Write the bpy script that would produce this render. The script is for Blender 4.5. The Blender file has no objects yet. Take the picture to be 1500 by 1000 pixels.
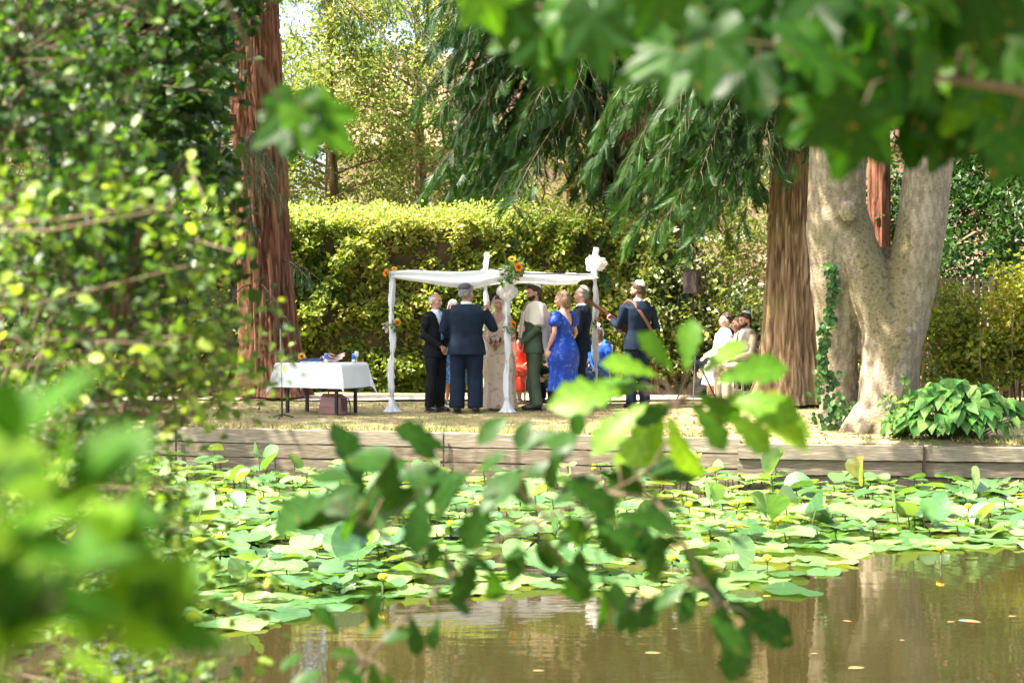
import bpy, math, random
import numpy as np
from mathutils import Vector, Matrix

scene = bpy.context.scene
COL = scene.collection
rng = np.random.default_rng(7)
R = math.radians

# ------------------------------------------------------------------ camera
FPX, CAMZ, WATER, LAWN = 2400.0, 2.0, 0.0, 0.5
PITCH = math.atan(50 / FPX)
cam_d = bpy.data.cameras.new('camera')
cam = bpy.data.objects.new('camera', cam_d)
COL.objects.link(cam)
cam_d.sensor_width = 36
cam_d.lens = 36 * FPX / 1500
cam_d.clip_end = 2000
cam_d.clip_start = 0.05
cam.location = (0, 0, CAMZ)
cam.rotation_euler = (math.pi / 2 - PITCH, 0, 0)
cam_d.dof.use_dof = True
cam_d.dof.focus_distance = 23.3
cam_d.dof.aperture_fstop = 3.9
cam_d.dof.aperture_blades = 0
scene.camera = cam

# ------------------------------------------------------------------ sky and sun
SUN_TO = Vector((-0.50, -0.14, 0.86)).normalized()
el = math.asin(SUN_TO.z)
az = math.atan2(SUN_TO.x, SUN_TO.y)
world = bpy.data.worlds.new('World')
scene.world = world
world.use_nodes = True
wn = world.node_tree
wn.nodes.clear()
sky = wn.nodes.new('ShaderNodeTexSky')
sky.sky_type = 'NISHITA'
sky.sun_disc = False
sky.sun_elevation = el
sky.sun_rotation = az
sky.air_density = 0.8
sky.dust_density = 5.0
sky.ozone_density = 0.3
bg = wn.nodes.new('ShaderNodeBackground')
bg.inputs['Strength'].default_value = 0.115
wo = wn.nodes.new('ShaderNodeOutputWorld')
wn.links.new(sky.outputs[0], bg.inputs[0])
wn.links.new(bg.outputs[0], wo.inputs[0])
sun_d = bpy.data.lights.new('sun', 'SUN')
sun_d.energy = 5.0
sun_d.angle = R(0.55)
sun_d.color = (1.0, 0.93, 0.80)
sun = bpy.data.objects.new('sun', sun_d)
COL.objects.link(sun)
sun.location = (-20, -5, 30)
sun.rotation_euler = (-SUN_TO).to_track_quat('-Z', 'Y').to_euler()
vs = scene.view_settings
vs.view_transform = 'Standard'
vs.look = 'None'
vs.exposure = 2.5
vs.gamma = 1.0
scene.render.engine = 'CYCLES'
cy = scene.cycles
cy.use_denoising = True
cy.max_bounces = 6
cy.diffuse_bounces = 3
cy.glossy_bounces = 3
cy.transmission_bounces = 4
cy.transparent_max_bounces = 8
cy.sample_clamp_indirect = 6
cy.caustics_reflective = False
cy.caustics_refractive = False


# ------------------------------------------------------------------ helpers
def P(px, py, d):
    """point on the sight line of a pixel of the photo (1500 x 1000) at distance d"""
    u, v = (px - 750) / FPX, (500 - py) / FPX
    cp, sp = math.cos(PITCH), math.sin(PITCH)
    w = np.array([u, cp + v * sp, -sp + v * cp])
    return w * (d / w[1]) + np.array([0, 0, CAMZ])


def PX(px, d):
    return (px - 750) / FPX * d


def nrm(a):
    a = np.asarray(a, float)
    return a / np.maximum(np.linalg.norm(a, axis=-1, keepdims=True), 1e-9)


def smooth01(x):
    x = np.clip(x, 0, 1)
    return x * x * (3 - 2 * x)


def vnoise(p, seed=0):
    """value noise, p (N,3) -> 0..1"""
    p = np.asarray(p, float)
    i = np.floor(p).astype(np.int64)
    f = p - i
    f = f * f * (3 - 2 * f)
    out = np.zeros(len(p))
    for dx in (0, 1):
        for dy in (0, 1):
            for dz in (0, 1):
                a = (i[:, 0] + dx) * 374761393 + (i[:, 1] + dy) * 668265263 + (i[:, 2] + dz) * 2147483647 + seed * 974634
                a = (a ^ (a >> 13)) * 1274126177
                a = (a ^ (a >> 16)) & 0xFFFFFF
                w = (f[:, 0] if dx else 1 - f[:, 0]) * (f[:, 1] if dy else 1 - f[:, 1]) * (f[:, 2] if dz else 1 - f[:, 2])
                out += w * a / 0xFFFFFF
    return out


def fbm(p, o=3, seed=0):
    p = np.asarray(p, float)
    s, a, t = 0, 1, 0
    for k in range(o):
        s = s + a * vnoise(p * 2 ** k, seed + k)
        t += a
        a *= .5
    return s / t


class MB:
    """collects polygons, builds ONE mesh object"""
    def __init__(s):
        s.v, s.f, s.m, s.a, s.n = [], [], [], [], 0

    def add(s, v, f, m=0, var=None):
        v = np.asarray(v, float).reshape(-1, 3)
        s.v.append(v)
        f = [tuple(int(i) + s.n for i in q) for q in f] if not isinstance(f, np.ndarray) else (f + s.n)
        s.f.append(f)
        s.m.append(np.full(len(f), m, int))
        s.a.append(np.full(len(v), .5) if var is None else np.broadcast_to(np.asarray(var, float), (len(v),)))
        s.n += len(v)
        return s

    def box(s, c, size, rz=0, m=0, tilt=None):
        x, y, z = np.array(size) / 2
        v = np.array([[i, j, k] for k in (-z, z) for j in (-y, y) for i in (-x, x)])
        if tilt is not None:
            v = v @ np.array(tilt.to_3x3()).T
        ca, sa = math.cos(rz), math.sin(rz)
        v = np.c_[v[:, 0] * ca - v[:, 1] * sa, v[:, 0] * sa + v[:, 1] * ca, v[:, 2]] + np.array(c)
        return s.add(v, [(0, 2, 3, 1), (4, 5, 7, 6), (0, 1, 5, 4), (2, 6, 7, 3), (0, 4, 6, 2), (1, 3, 7, 5)], m)

    def tube(s, pts, rad, n=6, m=0, caps=True, var=None, el=None, side=None):
        v, f = loft(pts, rad, n, caps, el, side)
        return s.add(v, f, m, var)

    def ball(s, c, r, n=10, m=0, rot=None, var=None):
        v, f = ball(c, r, n, rot)
        return s.add(v, f, m, var)

    def arrays(s):
        return np.concatenate(s.v), s.f, np.concatenate(s.m), np.concatenate(s.a)

    def mesh(s, name, mats, smooth=False):
        v, f, m, a = s.arrays()
        return mesh_np(name, v, f, mats, m, a, smooth)

    def build(s, name, mats, parent=None, smooth=False):
        return link(name, s.mesh(name, mats, smooth), parent)


def mesh_np(name, v, flist, mats, m=None, var=None, smooth=False):
    me = bpy.data.meshes.new(name)
    loops, starts, tot = [], [], 0
    if isinstance(flist, np.ndarray):
        flist = [flist]
    elif len(flist) and not isinstance(flist[0], np.ndarray) and len(flist[0]) and isinstance(flist[0][0], (int, np.integer)):
        flist = [flist]
    for blk in flist:
        if isinstance(blk, np.ndarray):
            k = blk.shape[1]
            loops.append(blk.ravel())
            starts.append(tot + np.arange(len(blk)) * k)
            tot += blk.size
        else:
            for q in blk:
                loops.append(np.array(q))
                starts.append(np.array([tot]))
                tot += len(q)
    loops = np.concatenate(loops).astype(np.int32)
    starts = np.concatenate(starts).astype(np.int32)
    me.vertices.add(len(v))
    me.vertices.foreach_set('co', np.ascontiguousarray(v, np.float32).ravel())
    me.loops.add(len(loops))
    me.loops.foreach_set('vertex_index', loops)
    me.polygons.add(len(starts))
    me.polygons.foreach_set('loop_start', starts)
    if m is not None and len(m) == len(starts) and m.max() > 0:
        me.polygons.foreach_set('material_index', m.astype(np.int32))
    me.update(calc_edges=True)
    me.polygons.foreach_set('use_smooth', np.full(len(starts), bool(smooth)))
    if var is not None:
        at = me.attributes.new('var', 'FLOAT', 'POINT')
        at.data.foreach_set('value', np.ascontiguousarray(var, np.float32))
    for x in (mats if isinstance(mats, (list, tuple)) else [mats]):
        me.materials.append(x)
    return me


def link(name, me, parent=None):
    o = bpy.data.objects.new(name, me)
    COL.objects.link(o)
    if parent is not None:
        o.parent = parent
    return o


def tag(o, label, cat, group=None):
    o['label'] = label
    o['category'] = cat
    if group:
        o['group'] = group
    return o


def struct(o):
    o['kind'] = 'structure'
    return o


def stuff(o):
    o['kind'] = 'stuff'
    return o


def thing(name, label, cat, loc=(0, 0, 0), rz=0, group=None):
    o = bpy.data.objects.new(name, None)
    COL.objects.link(o)
    o.location = loc
    o.rotation_euler = (0, 0, rz)
    o.empty_display_size = .1
    return tag(o, label, cat, group)


def loft(pts, rad, n=8, caps=True, el=None, side=None):
    """tube through pts; rad scalar list or (rx, ry); side = fixed x axis of the section"""
    pts = np.asarray(pts, float)
    k = len(pts)
    rad = np.asarray(rad, float)
    if rad.ndim == 0:
        rad = np.full(k, float(rad))
    if rad.ndim == 1:
        rad = np.c_[rad, rad]
    t = nrm(np.gradient(pts, axis=0))
    if side is None:
        a = np.array([0, 0, 1.]) if abs(t[:, 2]).mean() < .8 else np.array([1., 0, 0])
        sx = nrm(np.cross(t, a))
    else:
        s0 = np.asarray(side, float)
        sx = nrm(s0 - t * (t @ s0)[:, None])
    sy = np.cross(t, sx)
    ang = np.arange(n) / n * 2 * math.pi
    v = pts[:, None] + (sx[:, None] * np.cos(ang)[None, :, None] * rad[:, 0][:, None, None] + sy[:, None] * np.sin(ang)[None, :, None] * rad[:, 1][:, None, None])
    v = v.reshape(-1, 3)
    i = np.arange(k - 1)[:, None] * n
    j = np.arange(n)[None, :]
    j2 = (j + 1) % n
    f = np.stack([i + j, i + j2, i + n + j2, i + n + j], -1).reshape(-1, 4)
    fl = [tuple(q) for q in f]
    if caps:
        fl.append(tuple(range(n))[::-1])
        fl.append(tuple(range((k - 1) * n, k * n)))
    return v, fl


def ball(c, r, n=10, rot=None):
    r = np.broadcast_to(np.asarray(r, float), (3,))
    m = max(4, n // 2 + 1)
    v = [[0, 0, -1]]
    for i in range(1, m):
        th = -math.pi / 2 + math.pi * i / m
        for j in range(n):
            a = 2 * math.pi * j / n
            v.append([math.cos(th) * math.cos(a), math.cos(th) * math.sin(a), math.sin(th)])
    v.append([0, 0, 1])
    v = np.array(v) * r
    if rot is not None:
        v = v @ np.array(rot.to_3x3()).T
    f = [(0, 1 + (j + 1) % n, 1 + j) for j in range(n)]
    for i in range(m - 2):
        b = 1 + i * n
        f += [(b + j, b + (j + 1) % n, b + n + (j + 1) % n, b + n + j) for j in range(n)]
    b = 1 + (m - 2) * n
    f += [(b + j, b + (j + 1) % n, len(v) - 1) for j in range(n)]
    return v + np.asarray(c, float), f


def frames(fwd, up):
    x = nrm(fwd)
    z = up - x * np.sum(up * x, -1, keepdims=True)
    z = nrm(z)
    y = np.cross(z, x)
    return np.stack([x, y, z], -1)          # columns


def scatter(tv, tf, pos, fwd, up, size, var=None, wid=None):
    """stamp template (tv verts, tf tri array) at many places -> v, f, var"""
    N, k = len(pos), len(tv)
    M = frames(np.asarray(fwd, float), np.asarray(up, float))
    size = np.broadcast_to(np.asarray(size, float), (N,))
    lv = tv[None] * size[:, None, None]
    if wid is not None:
        lv = lv * np.stack([np.ones(N), wid, np.ones(N)], -1)[:, None, :]
    v = np.einsum('nij,nkj->nki', M, lv) + np.asarray(pos)[:, None]
    f = (tf[None] + (np.arange(N) * k)[:, None, None]).reshape(-1, tf.shape[1])
    var = rng.random(N) if var is None else var
    return v.reshape(-1, 3), f, np.repeat(var, k)


def rand_dirs(n, r=None):
    return nrm((r or rng).normal(size=(n, 3)))


# leaf templates: x = length (0..1), y = width, z = normal
LEAF2 = (np.array([[0, 0, 0], [.45, -.27, .07], [1, 0, -.05], [.45, .27, .07]]), np.array([[0, 1, 2], [0, 2, 3]]))


def tmpl_spray(n=7, w=.30, droop=.35, lw=.055, seed=1):
    r = np.random.default_rng(seed)
    v, f = [], []
    for i in range(n):
        t = .06 + .86 * i / n
        for s in (-1, 1):
            L = w * (1 - .75 * t) * (.75 + .5 * r.random()) + .05
            b = np.array([t, 0, -droop * t * t])
            tip = b + np.array([L * .80, s * L * .72, -.25 * L - droop * t * .5 * L + (r.random() - .5) * .1])
            d = np.array([lw * (1 + r.random()), 0, 0])
            k = len(v)
            v += [b - d * .6, b + d, tip]
            f.append([k, k + 1, k + 2])
    k = len(v)
    v += [[.0, -.012, 0], [.0, .012, 0], [1, 0, -droop * 1.1]]
    f.append([k, k + 1, k + 2])
    return np.array(v, float), np.array(f)


def tmpl_cord(n=12, seed=2):
    """tufted cord-like sequoia sprig"""
    r = np.random.default_rng(seed)
    v, f = [], []
    for i in range(n):
        t = .9 * i / n
        a = r.random() * 6.28
        L = .42 * (1 - .5 * t) * (.7 + .6 * r.random())
        o = np.array([0, math.cos(a), math.sin(a)])
        b = np.array([t, 0, -.25 * t * t])
        tip = b + np.array([L * .8, 0, -.15 * L]) + o * L * .55
        k = len(v)
        q = np.array([0, -o[2], o[1]]) * .016
        v += [b - q, b + q, tip]
        f.append([k, k + 1, k + 2])
    k = len(v)
    v += [[0, -.014, 0], [0, .014, 0], [1, 0, -.3]]
    f.append([k, k + 1, k + 2])
    return np.array(v, float), np.array(f)


def outline_leaf(out, fold=.12, droop=.12, midn=5):
    """outline: list of (x, halfwidth) -> leaf folded on its midrib"""
    out = np.array(out, float)
    k = len(out)
    z0 = -droop * out[:, 0] ** 2
    mid = np.c_[out[:, 0], np.zeros(k), z0]
    L = np.c_[out[:, 0], out[:, 1], z0 + fold * out[:, 1]]
    Rr = np.c_[out[:, 0], -out[:, 1], z0 + fold * out[:, 1]]
    v = np.concatenate([mid, L, Rr])
    f = []
    for i in range(k - 1):
        f += [[i, i + 1, k + i + 1], [i, k + i + 1, k + i], [i, 2 * k + i, 2 * k + i + 1], [i, 2 * k + i + 1, i + 1]]
    return v, np.array(f)


def polar_leaf(rad, n=40, fold=.1, cup=.0, x0=0.):
    """leaf from polar outline about its base point; rad(angle) with angle 0 = tip"""
    a = np.linspace(-math.pi, math.pi, n, endpoint=False)
    r = np.array([rad(t) for t in a])
    o = np.c_[r * np.cos(a) + x0, r * np.sin(a)]
    v = [[x0, 0, 0]]
    for q in (.5, 1.0):
        for p in o:
            x, y = x0 + (p[0] - x0) * q, p[1] * q
            v.append([x, y, fold * abs(y) - cup * (x * x + y * y) + .03 * math.sin(9 * x + 7 * y)])
    f = []
    for i in range(n):
        j = (i + 1) % n
        f.append([0, 1 + i, 1 + j])
        f += [[1 + i, 1 + n + i, 1 + n + j], [1 + i, 1 + n + j, 1 + j]]
    return np.array(v), np.array(f)


def maple_r(t):
    a = abs(t)
    lob = [(0, 1.0, .58), (.88, .90, .50), (1.8, .66, .5)]
    r = .56
    for c, h, w in lob:
        d = abs(a - c) / w
        r = max(r, h * max(0, 1 - .50 * d ** 1.2) * (1 + .05 * math.sin(23 * a)))
    if a > 2.75:
        r *= max(.25, 1 - (a - 2.75) * 2.2)
    return r


MAPLE = polar_leaf(maple_r, 56, .10, .18)
CHEST = outline_leaf([(0, .0), (.07, .03), (.18, .11), (.28, .09), (.4, .19), (.48, .15), (.6, .26), (.68, .20), (.79, .24), (.9, .13), (1, .0)], .25, .22)
HAW_LOW = (np.array([[0, 0, 0], [.32, -.3, .06], [.62, -.36, .05], [1, 0, -.15], [.62, .36, .05], [.32, .3, .06]]), np.array([[0, 1, 2], [0, 2, 3], [0, 3, 4], [0, 4, 5]]))
OVATE = outline_leaf([(0, 0), (.08, .12), (.25, .24), (.45, .29), (.65, .25), (.85, .13), (1, 0)], .2, .15)
HEART = outline_leaf([(-.08, .12), (0, .26), (.15, .36), (.35, .37), (.6, .28), (.82, .13), (1, 0)], .22, .35)
HAW = outline_leaf([(0, .03), (.15, .1), (.3, .3), (.42, .2), (.58, .38), (.7, .22), (.84, .25), (1, 0)], .2, .15)


# ------------------------------------------------------------------ materials
def new_mat(name):
    m = bpy.data.materials.new(name)
    m.use_nodes = True
    nt = m.node_tree
    for n in list(nt.nodes):
        nt.nodes.remove(n)
    out = nt.nodes.new('ShaderNodeOutputMaterial')
    return m, nt, out


def N(nt, typ, **kw):
    n = nt.nodes.new(typ)
    for k, v in kw.items():
        if k in n.inputs:
            n.inputs[k].default_value = v
        else:
            setattr(n, k, v)
    return n


def ramp(nt, src, stops):
    r = nt.nodes.new('ShaderNodeValToRGB')
    e = r.color_ramp.elements
    while len(e) < len(stops):
        e.new(.5)
    for k, (p, c) in enumerate(stops):
        e[k].position = p
        e[k].color = (*c, 1)
    nt.links.new(src, r.inputs[0])
    return r.outputs[0]


def vein_mix(nt, c, veins):
    """paler leaf veins: 'pinnate' or radial with the given count"""
    tc = N(nt, 'ShaderNodeTexCoord')
    sp = N(nt, 'ShaderNodeSeparateXYZ')
    nt.links.new(tc.outputs['Object'], sp.inputs[0])

    def mth(op, a, b=None):
        m = N(nt, 'ShaderNodeMath', operation=op)
        for i, q in enumerate((a, b)):
            if q is None:
                continue
            if isinstance(q, (int, float)):
                m.inputs[i].default_value = q
            else:
                nt.links.new(q, m.inputs[i])
        return m.outputs[0]
    if veins == 'pinnate':
        ab = mth('ABSOLUTE', sp.outputs['Y'])
        w = mth('COSINE', mth('MULTIPLY', mth('SUBTRACT', sp.outputs['X'], mth('MULTIPLY', ab, 1.1)), 46.))
        w = mth('MAXIMUM', mth('MULTIPLY', mth('SUBTRACT', w, .86), 5.), mth('LESS_THAN', ab, .016))
    else:
        w = mth('COSINE', mth('MULTIPLY', mth('ARCTAN2', sp.outputs['Y'], sp.outputs['X']), float(veins)))
        w = mth('MULTIPLY', mth('SUBTRACT', w, .9), 6.)
    w = mth('MINIMUM', mth('MAXIMUM', w, 0.), .6)
    mx = N(nt, 'ShaderNodeMix', data_type='RGBA', blend_type='MULTIPLY')
    mx.inputs[7].default_value = (1.9, 1.7, 1.6, 1)
    nt.links.new(w, mx.inputs[0])
    nt.links.new(c, mx.inputs[6])
    return mx.outputs[2]


def mat_leaf(name, cols, transl=.4, rough=.5, tint=(1.25, 1.35, .5), spec=.25, nscale=0, veins=None):
    m, nt, out = new_mat(name)
    at = N(nt, 'ShaderNodeAttribute', attribute_name='var')
    k = len(cols)
    c = ramp(nt, at.outputs['Fac'], [(i / max(1, k - 1), q) for i, q in enumerate(cols)])
    if nscale:
        tc = N(nt, 'ShaderNodeTexCoord')
        no = N(nt, 'ShaderNodeTexNoise', Scale=nscale, Detail=3.)
        nt.links.new(tc.outputs['Object'], no.inputs['Vector'])
        mr = N(nt, 'ShaderNodeMapRange')
        for i, q in zip(range(1, 5), (.3, .7, .72, 1.25)):
            mr.inputs[i].default_value = q
        nt.links.new(no.outputs[0], mr.inputs[0])
        mx = N(nt, 'ShaderNodeMix', data_type='RGBA', blend_type='MULTIPLY')
        mx.inputs[0].default_value = 1
        nt.links.new(c, mx.inputs[6])
        nt.links.new(mr.outputs[0], mx.inputs[7])
        c = mx.outputs[2]
        # brown blemishes
        n2 = N(nt, 'ShaderNodeTexNoise', Scale=nscale * .7, Detail=2.)
        oi = N(nt, 'ShaderNodeObjectInfo')
        va = N(nt, 'ShaderNodeVectorMath', operation='ADD')
        nt.links.new(tc.outputs['Object'], va.inputs[0])
        nt.links.new(oi.outputs['Location'], va.inputs[1])
        nt.links.new(va.outputs[0], n2.inputs['Vector'])
        m3 = N(nt, 'ShaderNodeMapRange')
        for i, q in zip(range(1, 5), (.66, .72, 0, .8)):
            m3.inputs[i].default_value = q
        nt.links.new(n2.outputs[0], m3.inputs[0])
        mb_ = N(nt, 'ShaderNodeMix', data_type='RGBA')
        nt.links.new(m3.outputs[0], mb_.inputs[0])
        nt.links.new(c, mb_.inputs[6])
        mb_.inputs[7].default_value = (.16, .09, .02, 1)
        c = mb_.outputs[2]
    if veins:
        c = vein_mix(nt, c, veins)
    b = N(nt, 'ShaderNodeBsdfPrincipled', Roughness=rough)
    b.inputs['Specular IOR Level'].default_value = spec
    nt.links.new(c, b.inputs['Base Color'])
    t = N(nt, 'ShaderNodeBsdfTranslucent')
    mt = N(nt, 'ShaderNodeMix', data_type='RGBA', blend_type='MULTIPLY')
    mt.inputs[0].default_value = 1
    mt.inputs[7].default_value = (*tint, 1)
    nt.links.new(c, mt.inputs[6])
    nt.links.new(mt.outputs[2], t.inputs[0])
    mix = N(nt, 'ShaderNodeMixShader')
    mix.inputs[0].default_value = transl
    nt.links.new(b.outputs[0], mix.inputs[1])
    nt.links.new(t.outputs[0], mix.inputs[2])
    nt.links.new(mix.outputs[0], out.inputs[0])
    return m


def mat(name, c1, c2=None, rough=.7, scale=8., stretch=(1, 1, 1), bump=0., bscale=None, spec=.3, metal=0., c3=None, detail=4., lo=.35, hi=.65, transl=0., alpha=1., sheen=0.):
    m, nt, out = new_mat(name)
    b = N(nt, 'ShaderNodeBsdfPrincipled', Roughness=rough, Metallic=metal)
    b.inputs['Specular IOR Level'].default_value = spec
    b.inputs['Alpha'].default_value = alpha
    if sheen:
        b.inputs['Sheen Weight'].default_value = sheen
    tc = N(nt, 'ShaderNodeTexCoord')
    mp = N(nt, 'ShaderNodeMapping')
    mp.inputs['Scale'].default_value = stretch
    nt.links.new(tc.outputs['Object'], mp.inputs[0])
    no = N(nt, 'ShaderNodeTexNoise', Scale=scale, Detail=detail)
    nt.links.new(mp.outputs[0], no.inputs['Vector'])
    c2 = c2 or tuple(x * .8 for x in c1)
    st = [(lo, c1), (hi, c2)] if c3 is None else [(lo, c1), ((lo + hi) / 2, c2), (hi, c3)]
    c = ramp(nt, no.outputs[0], st)
    nt.links.new(c, b.inputs['Base Color'])
    if bump:
        nb = N(nt, 'ShaderNodeTexNoise', Scale=bscale or scale * 3, Detail=5.)
        nt.links.new(mp.outputs[0], nb.inputs['Vector'])
        bp = N(nt, 'ShaderNodeBump', Strength=1.0, Distance=bump)
        nt.links.new(nb.outputs[0], bp.inputs['Height'])
        nt.links.new(bp.outputs[0], b.inputs['Normal'])
    sh = b.outputs[0]
    if transl:
        t = N(nt, 'ShaderNodeBsdfTranslucent')
        nt.links.new(c, t.inputs[0])
        mix = N(nt, 'ShaderNodeMixShader')
        mix.inputs[0].default_value = transl
        nt.links.new(sh, mix.inputs[1])
        nt.links.new(t.outputs[0], mix.inputs[2])
        sh = mix.outputs[0]
    nt.links.new(sh, out.inputs[0])
    return m


def mat_spots(name, base, spots, scale, thr=.35, rough=.7, transl=0.):
    """cloth with printed blotches (voronoi cells)"""
    m, nt, out = new_mat(name)
    b = N(nt, 'ShaderNodeBsdfPrincipled', Roughness=rough)
    b.inputs['Specular IOR Level'].default_value = .25
    tc = N(nt, 'ShaderNodeTexCoord')
    vo = N(nt, 'ShaderNodeTexVoronoi', Scale=scale)
    no = N(nt, 'ShaderNodeTexNoise', Scale=scale * 1.7, Detail=2.)
    nt.links.new(tc.outputs['Object'], vo.inputs['Vector'])
    nt.links.new(tc.outputs['Object'], no.inputs['Vector'])
    ad = N(nt, 'ShaderNodeMath', operation='ADD')
    ad.inputs[1].default_value = 0
    ml = N(nt, 'ShaderNodeMath', operation='MULTIPLY')
    ml.inputs[1].default_value = .5
    nt.links.new(no.outputs[0], ml.inputs[0])
    nt.links.new(vo.outputs['Distance'], ad.inputs[0])
    nt.links.new(ml.outputs[0], ad.inputs[1])
    c = ramp(nt, ad.outputs[0], [(thr, spots), (thr + .08, base)])
    nt.links.new(c, b.inputs['Base Color'])
    nt.links.new(b.outputs[0], out.inputs[0])
    return m


# ------------------------------------------------------------------ the setting
def bank_y(x):
    """line of the timber bank (far side of the pond)"""
    x = np.asarray(x, float)
    return np.where(x < 2.62, 19.44 - .25 * x, 18.72 - .17 * (x - 2.62))


M_ground = mat('ground_soil_dry_grass', (.19, .15, .075), (.27, .23, .11), .95, 1.3, bump=.02, bscale=30, c3=(.16, .17, .06))


def build_ground():
    xs = np.concatenate([np.linspace(-400, -30, 8), np.linspace(-26, 26, 105), np.linspace(30, 400, 8)])
    rows = []
    b = bank_y(np.clip(xs, -40, 40))
    lawn = np.full_like(xs, LAWN)
    prof = [(-60 + 0 * xs, .55 + 0 * xs), (2.6 + 0 * xs, .50 + 0 * xs), (4.6 + .3 * np.sin(xs), .25 + 0 * xs), (6.2 + 0 * xs, -.5 + 0 * xs), (b + .06, -.6 + 0 * xs), (b + .061, lawn - .04)]
    for d in (.14, .5, 1.0, 1.6, 2.4, 3.2, 4.2, 5.5, 7, 9, 12, 18, 30, 60, 120, 500):
        z = LAWN + (fbm(np.c_[xs * .6, b * 0 + d * .6, 0 * xs], 3, 5) - .5) * .06 * min(1, d)
        # litter mound round the trees
        rows.append((b + d, z))
    prof += rows
    v = np.concatenate([np.c_[xs, y, z] for y, z in prof])
    n = len(xs)
    i = np.arange(len(prof) - 1)[:, None] * n
    j = np.arange(n - 1)[None]
    f = np.stack([i + j, i + j + 1, i + n + j + 1, i + n + j], -1).reshape(-1, 4)
    return struct(link('ground', mesh_np('ground', v, f, M_ground, smooth=False)))


build_ground()

# water
def mat_water():
    m, nt, out = new_mat('pond_water')
    b = N(nt, 'ShaderNodeBsdfPrincipled', Roughness=.03, IOR=1.33)
    tc = N(nt, 'ShaderNodeTexCoord')
    n1 = N(nt, 'ShaderNodeTexNoise', Scale=.7, Detail=3.)
    nt.links.new(tc.outputs['Object'], n1.inputs['Vector'])
    c = ramp(nt, n1.outputs[0], [(.3, (.019, .0165, .005)), (.7, (.027, .023, .008))])
    nt.links.new(c, b.inputs['Base Color'])
    b.inputs['Specular IOR Level'].default_value = .75
    mp = N(nt, 'ShaderNodeMapping')
    mp.inputs['Scale'].default_value = (1.0, 2.2, 1)
    nt.links.new(tc.outputs['Object'], mp.inputs[0])
    n2 = N(nt, 'ShaderNodeTexNoise', Scale=2.4, Detail=2.5)
    nt.links.new(mp.outputs[0], n2.inputs['Vector'])
    bp = N(nt, 'ShaderNodeBump', Strength=1.0, Distance=.0013)
    nt.links.new(n2.outputs[0], bp.inputs['Height'])
    nt.links.new(bp.outputs[0], b.inputs['Normal'])
    nt.links.new(b.outputs[0], out.inputs[0])
    return m


def build_water():
    xs = np.linspace(-40, 40, 60)
    y1 = bank_y(xs) + .058
    v = np.concatenate([np.c_[xs, 0 * xs + 4.7, 0 * xs], np.c_[xs, y1, 0 * xs]])
    n = len(xs)
    j = np.arange(n - 1)
    f = np.stack([j, j + 1, n + j + 1, n + j], -1)
    return struct(link('pond_water', mesh_np('pond_water', v, f, mat_water())))


build_water()

# gravel path at the foot of the hedge
M_path = mat('pale_gravel', (.52, .44, .33), (.62, .54, .42), .95, 30, bump=.01, bscale=90, c3=(.45, .37, .27))


def build_path():
    xs = np.linspace(-30, 30, 90)
    v, f = [], []
    for x in xs:
        yc = 26.75 - smooth01((x - 3.2) / 4.0) * 3.6
        w = .75 + .12 * math.sin(x * 1.7) + .08 * math.sin(x * 4.1)
        v += [[x, yc - w, LAWN + .034], [x, yc + w, LAWN + .034]]
    k = np.arange(len(xs) - 1) * 2
    f = np.stack([k, k + 2, k + 3, k + 1], -1)
    return struct(link('gravel_path', mesh_np('gravel_path', np.array(v, float), f, M_path)))


build_path()

# ---- timber bank: boards and iron stakes
M_board = mat('weathered_timber', (.27, .225, .165), (.15, .125, .085), .9, 2.2, (1.2, 1, 22), .004, 5, c3=(.32, .275, .21), lo=.3, hi=.7)
M_board2 = mat('darker_weathered_timber', (.22, .18, .13), (.11, .09, .055), .85, 2.2, (1.2, 1, 22), .004, 5, c3=(.27, .22, .165), lo=.3, hi=.7)  # darker timber tone for the lower boards
M_iron = mat('dark_rusty_iron', (.03, .025, .02), (.06, .035, .02), .6, 20)


def board_mesh(L, h, t, seed):
    r = np.random.default_rng(seed)
    n = 14
    xs = np.linspace(-L / 2, L / 2, n)
    v, f = [], []
    for k, x in enumerate(xs):
        a, b_, c = (r.random(3) - .5) * .012
        v += [[x, -t / 2 + c * .5, -h / 2 + a], [x, t / 2, -h / 2 + a], [x, t / 2, h / 2 + b_], [x, -t / 2 + .006 + c * .5, h / 2 + b_ - .003], [x, -t / 2 + c * .5, h / 2 + b_ - .012]]
    for k in range(n - 1):
        for q in range(5):
            f.append((k * 5 + q, k * 5 + (q + 1) % 5, k * 5 + 5 + (q + 1) % 5, k * 5 + 5 + q))
    f += [(0, 1, 2, 3, 4)[::-1], tuple(range((n - 1) * 5, n * 5))]
    return np.array(v), f


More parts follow.
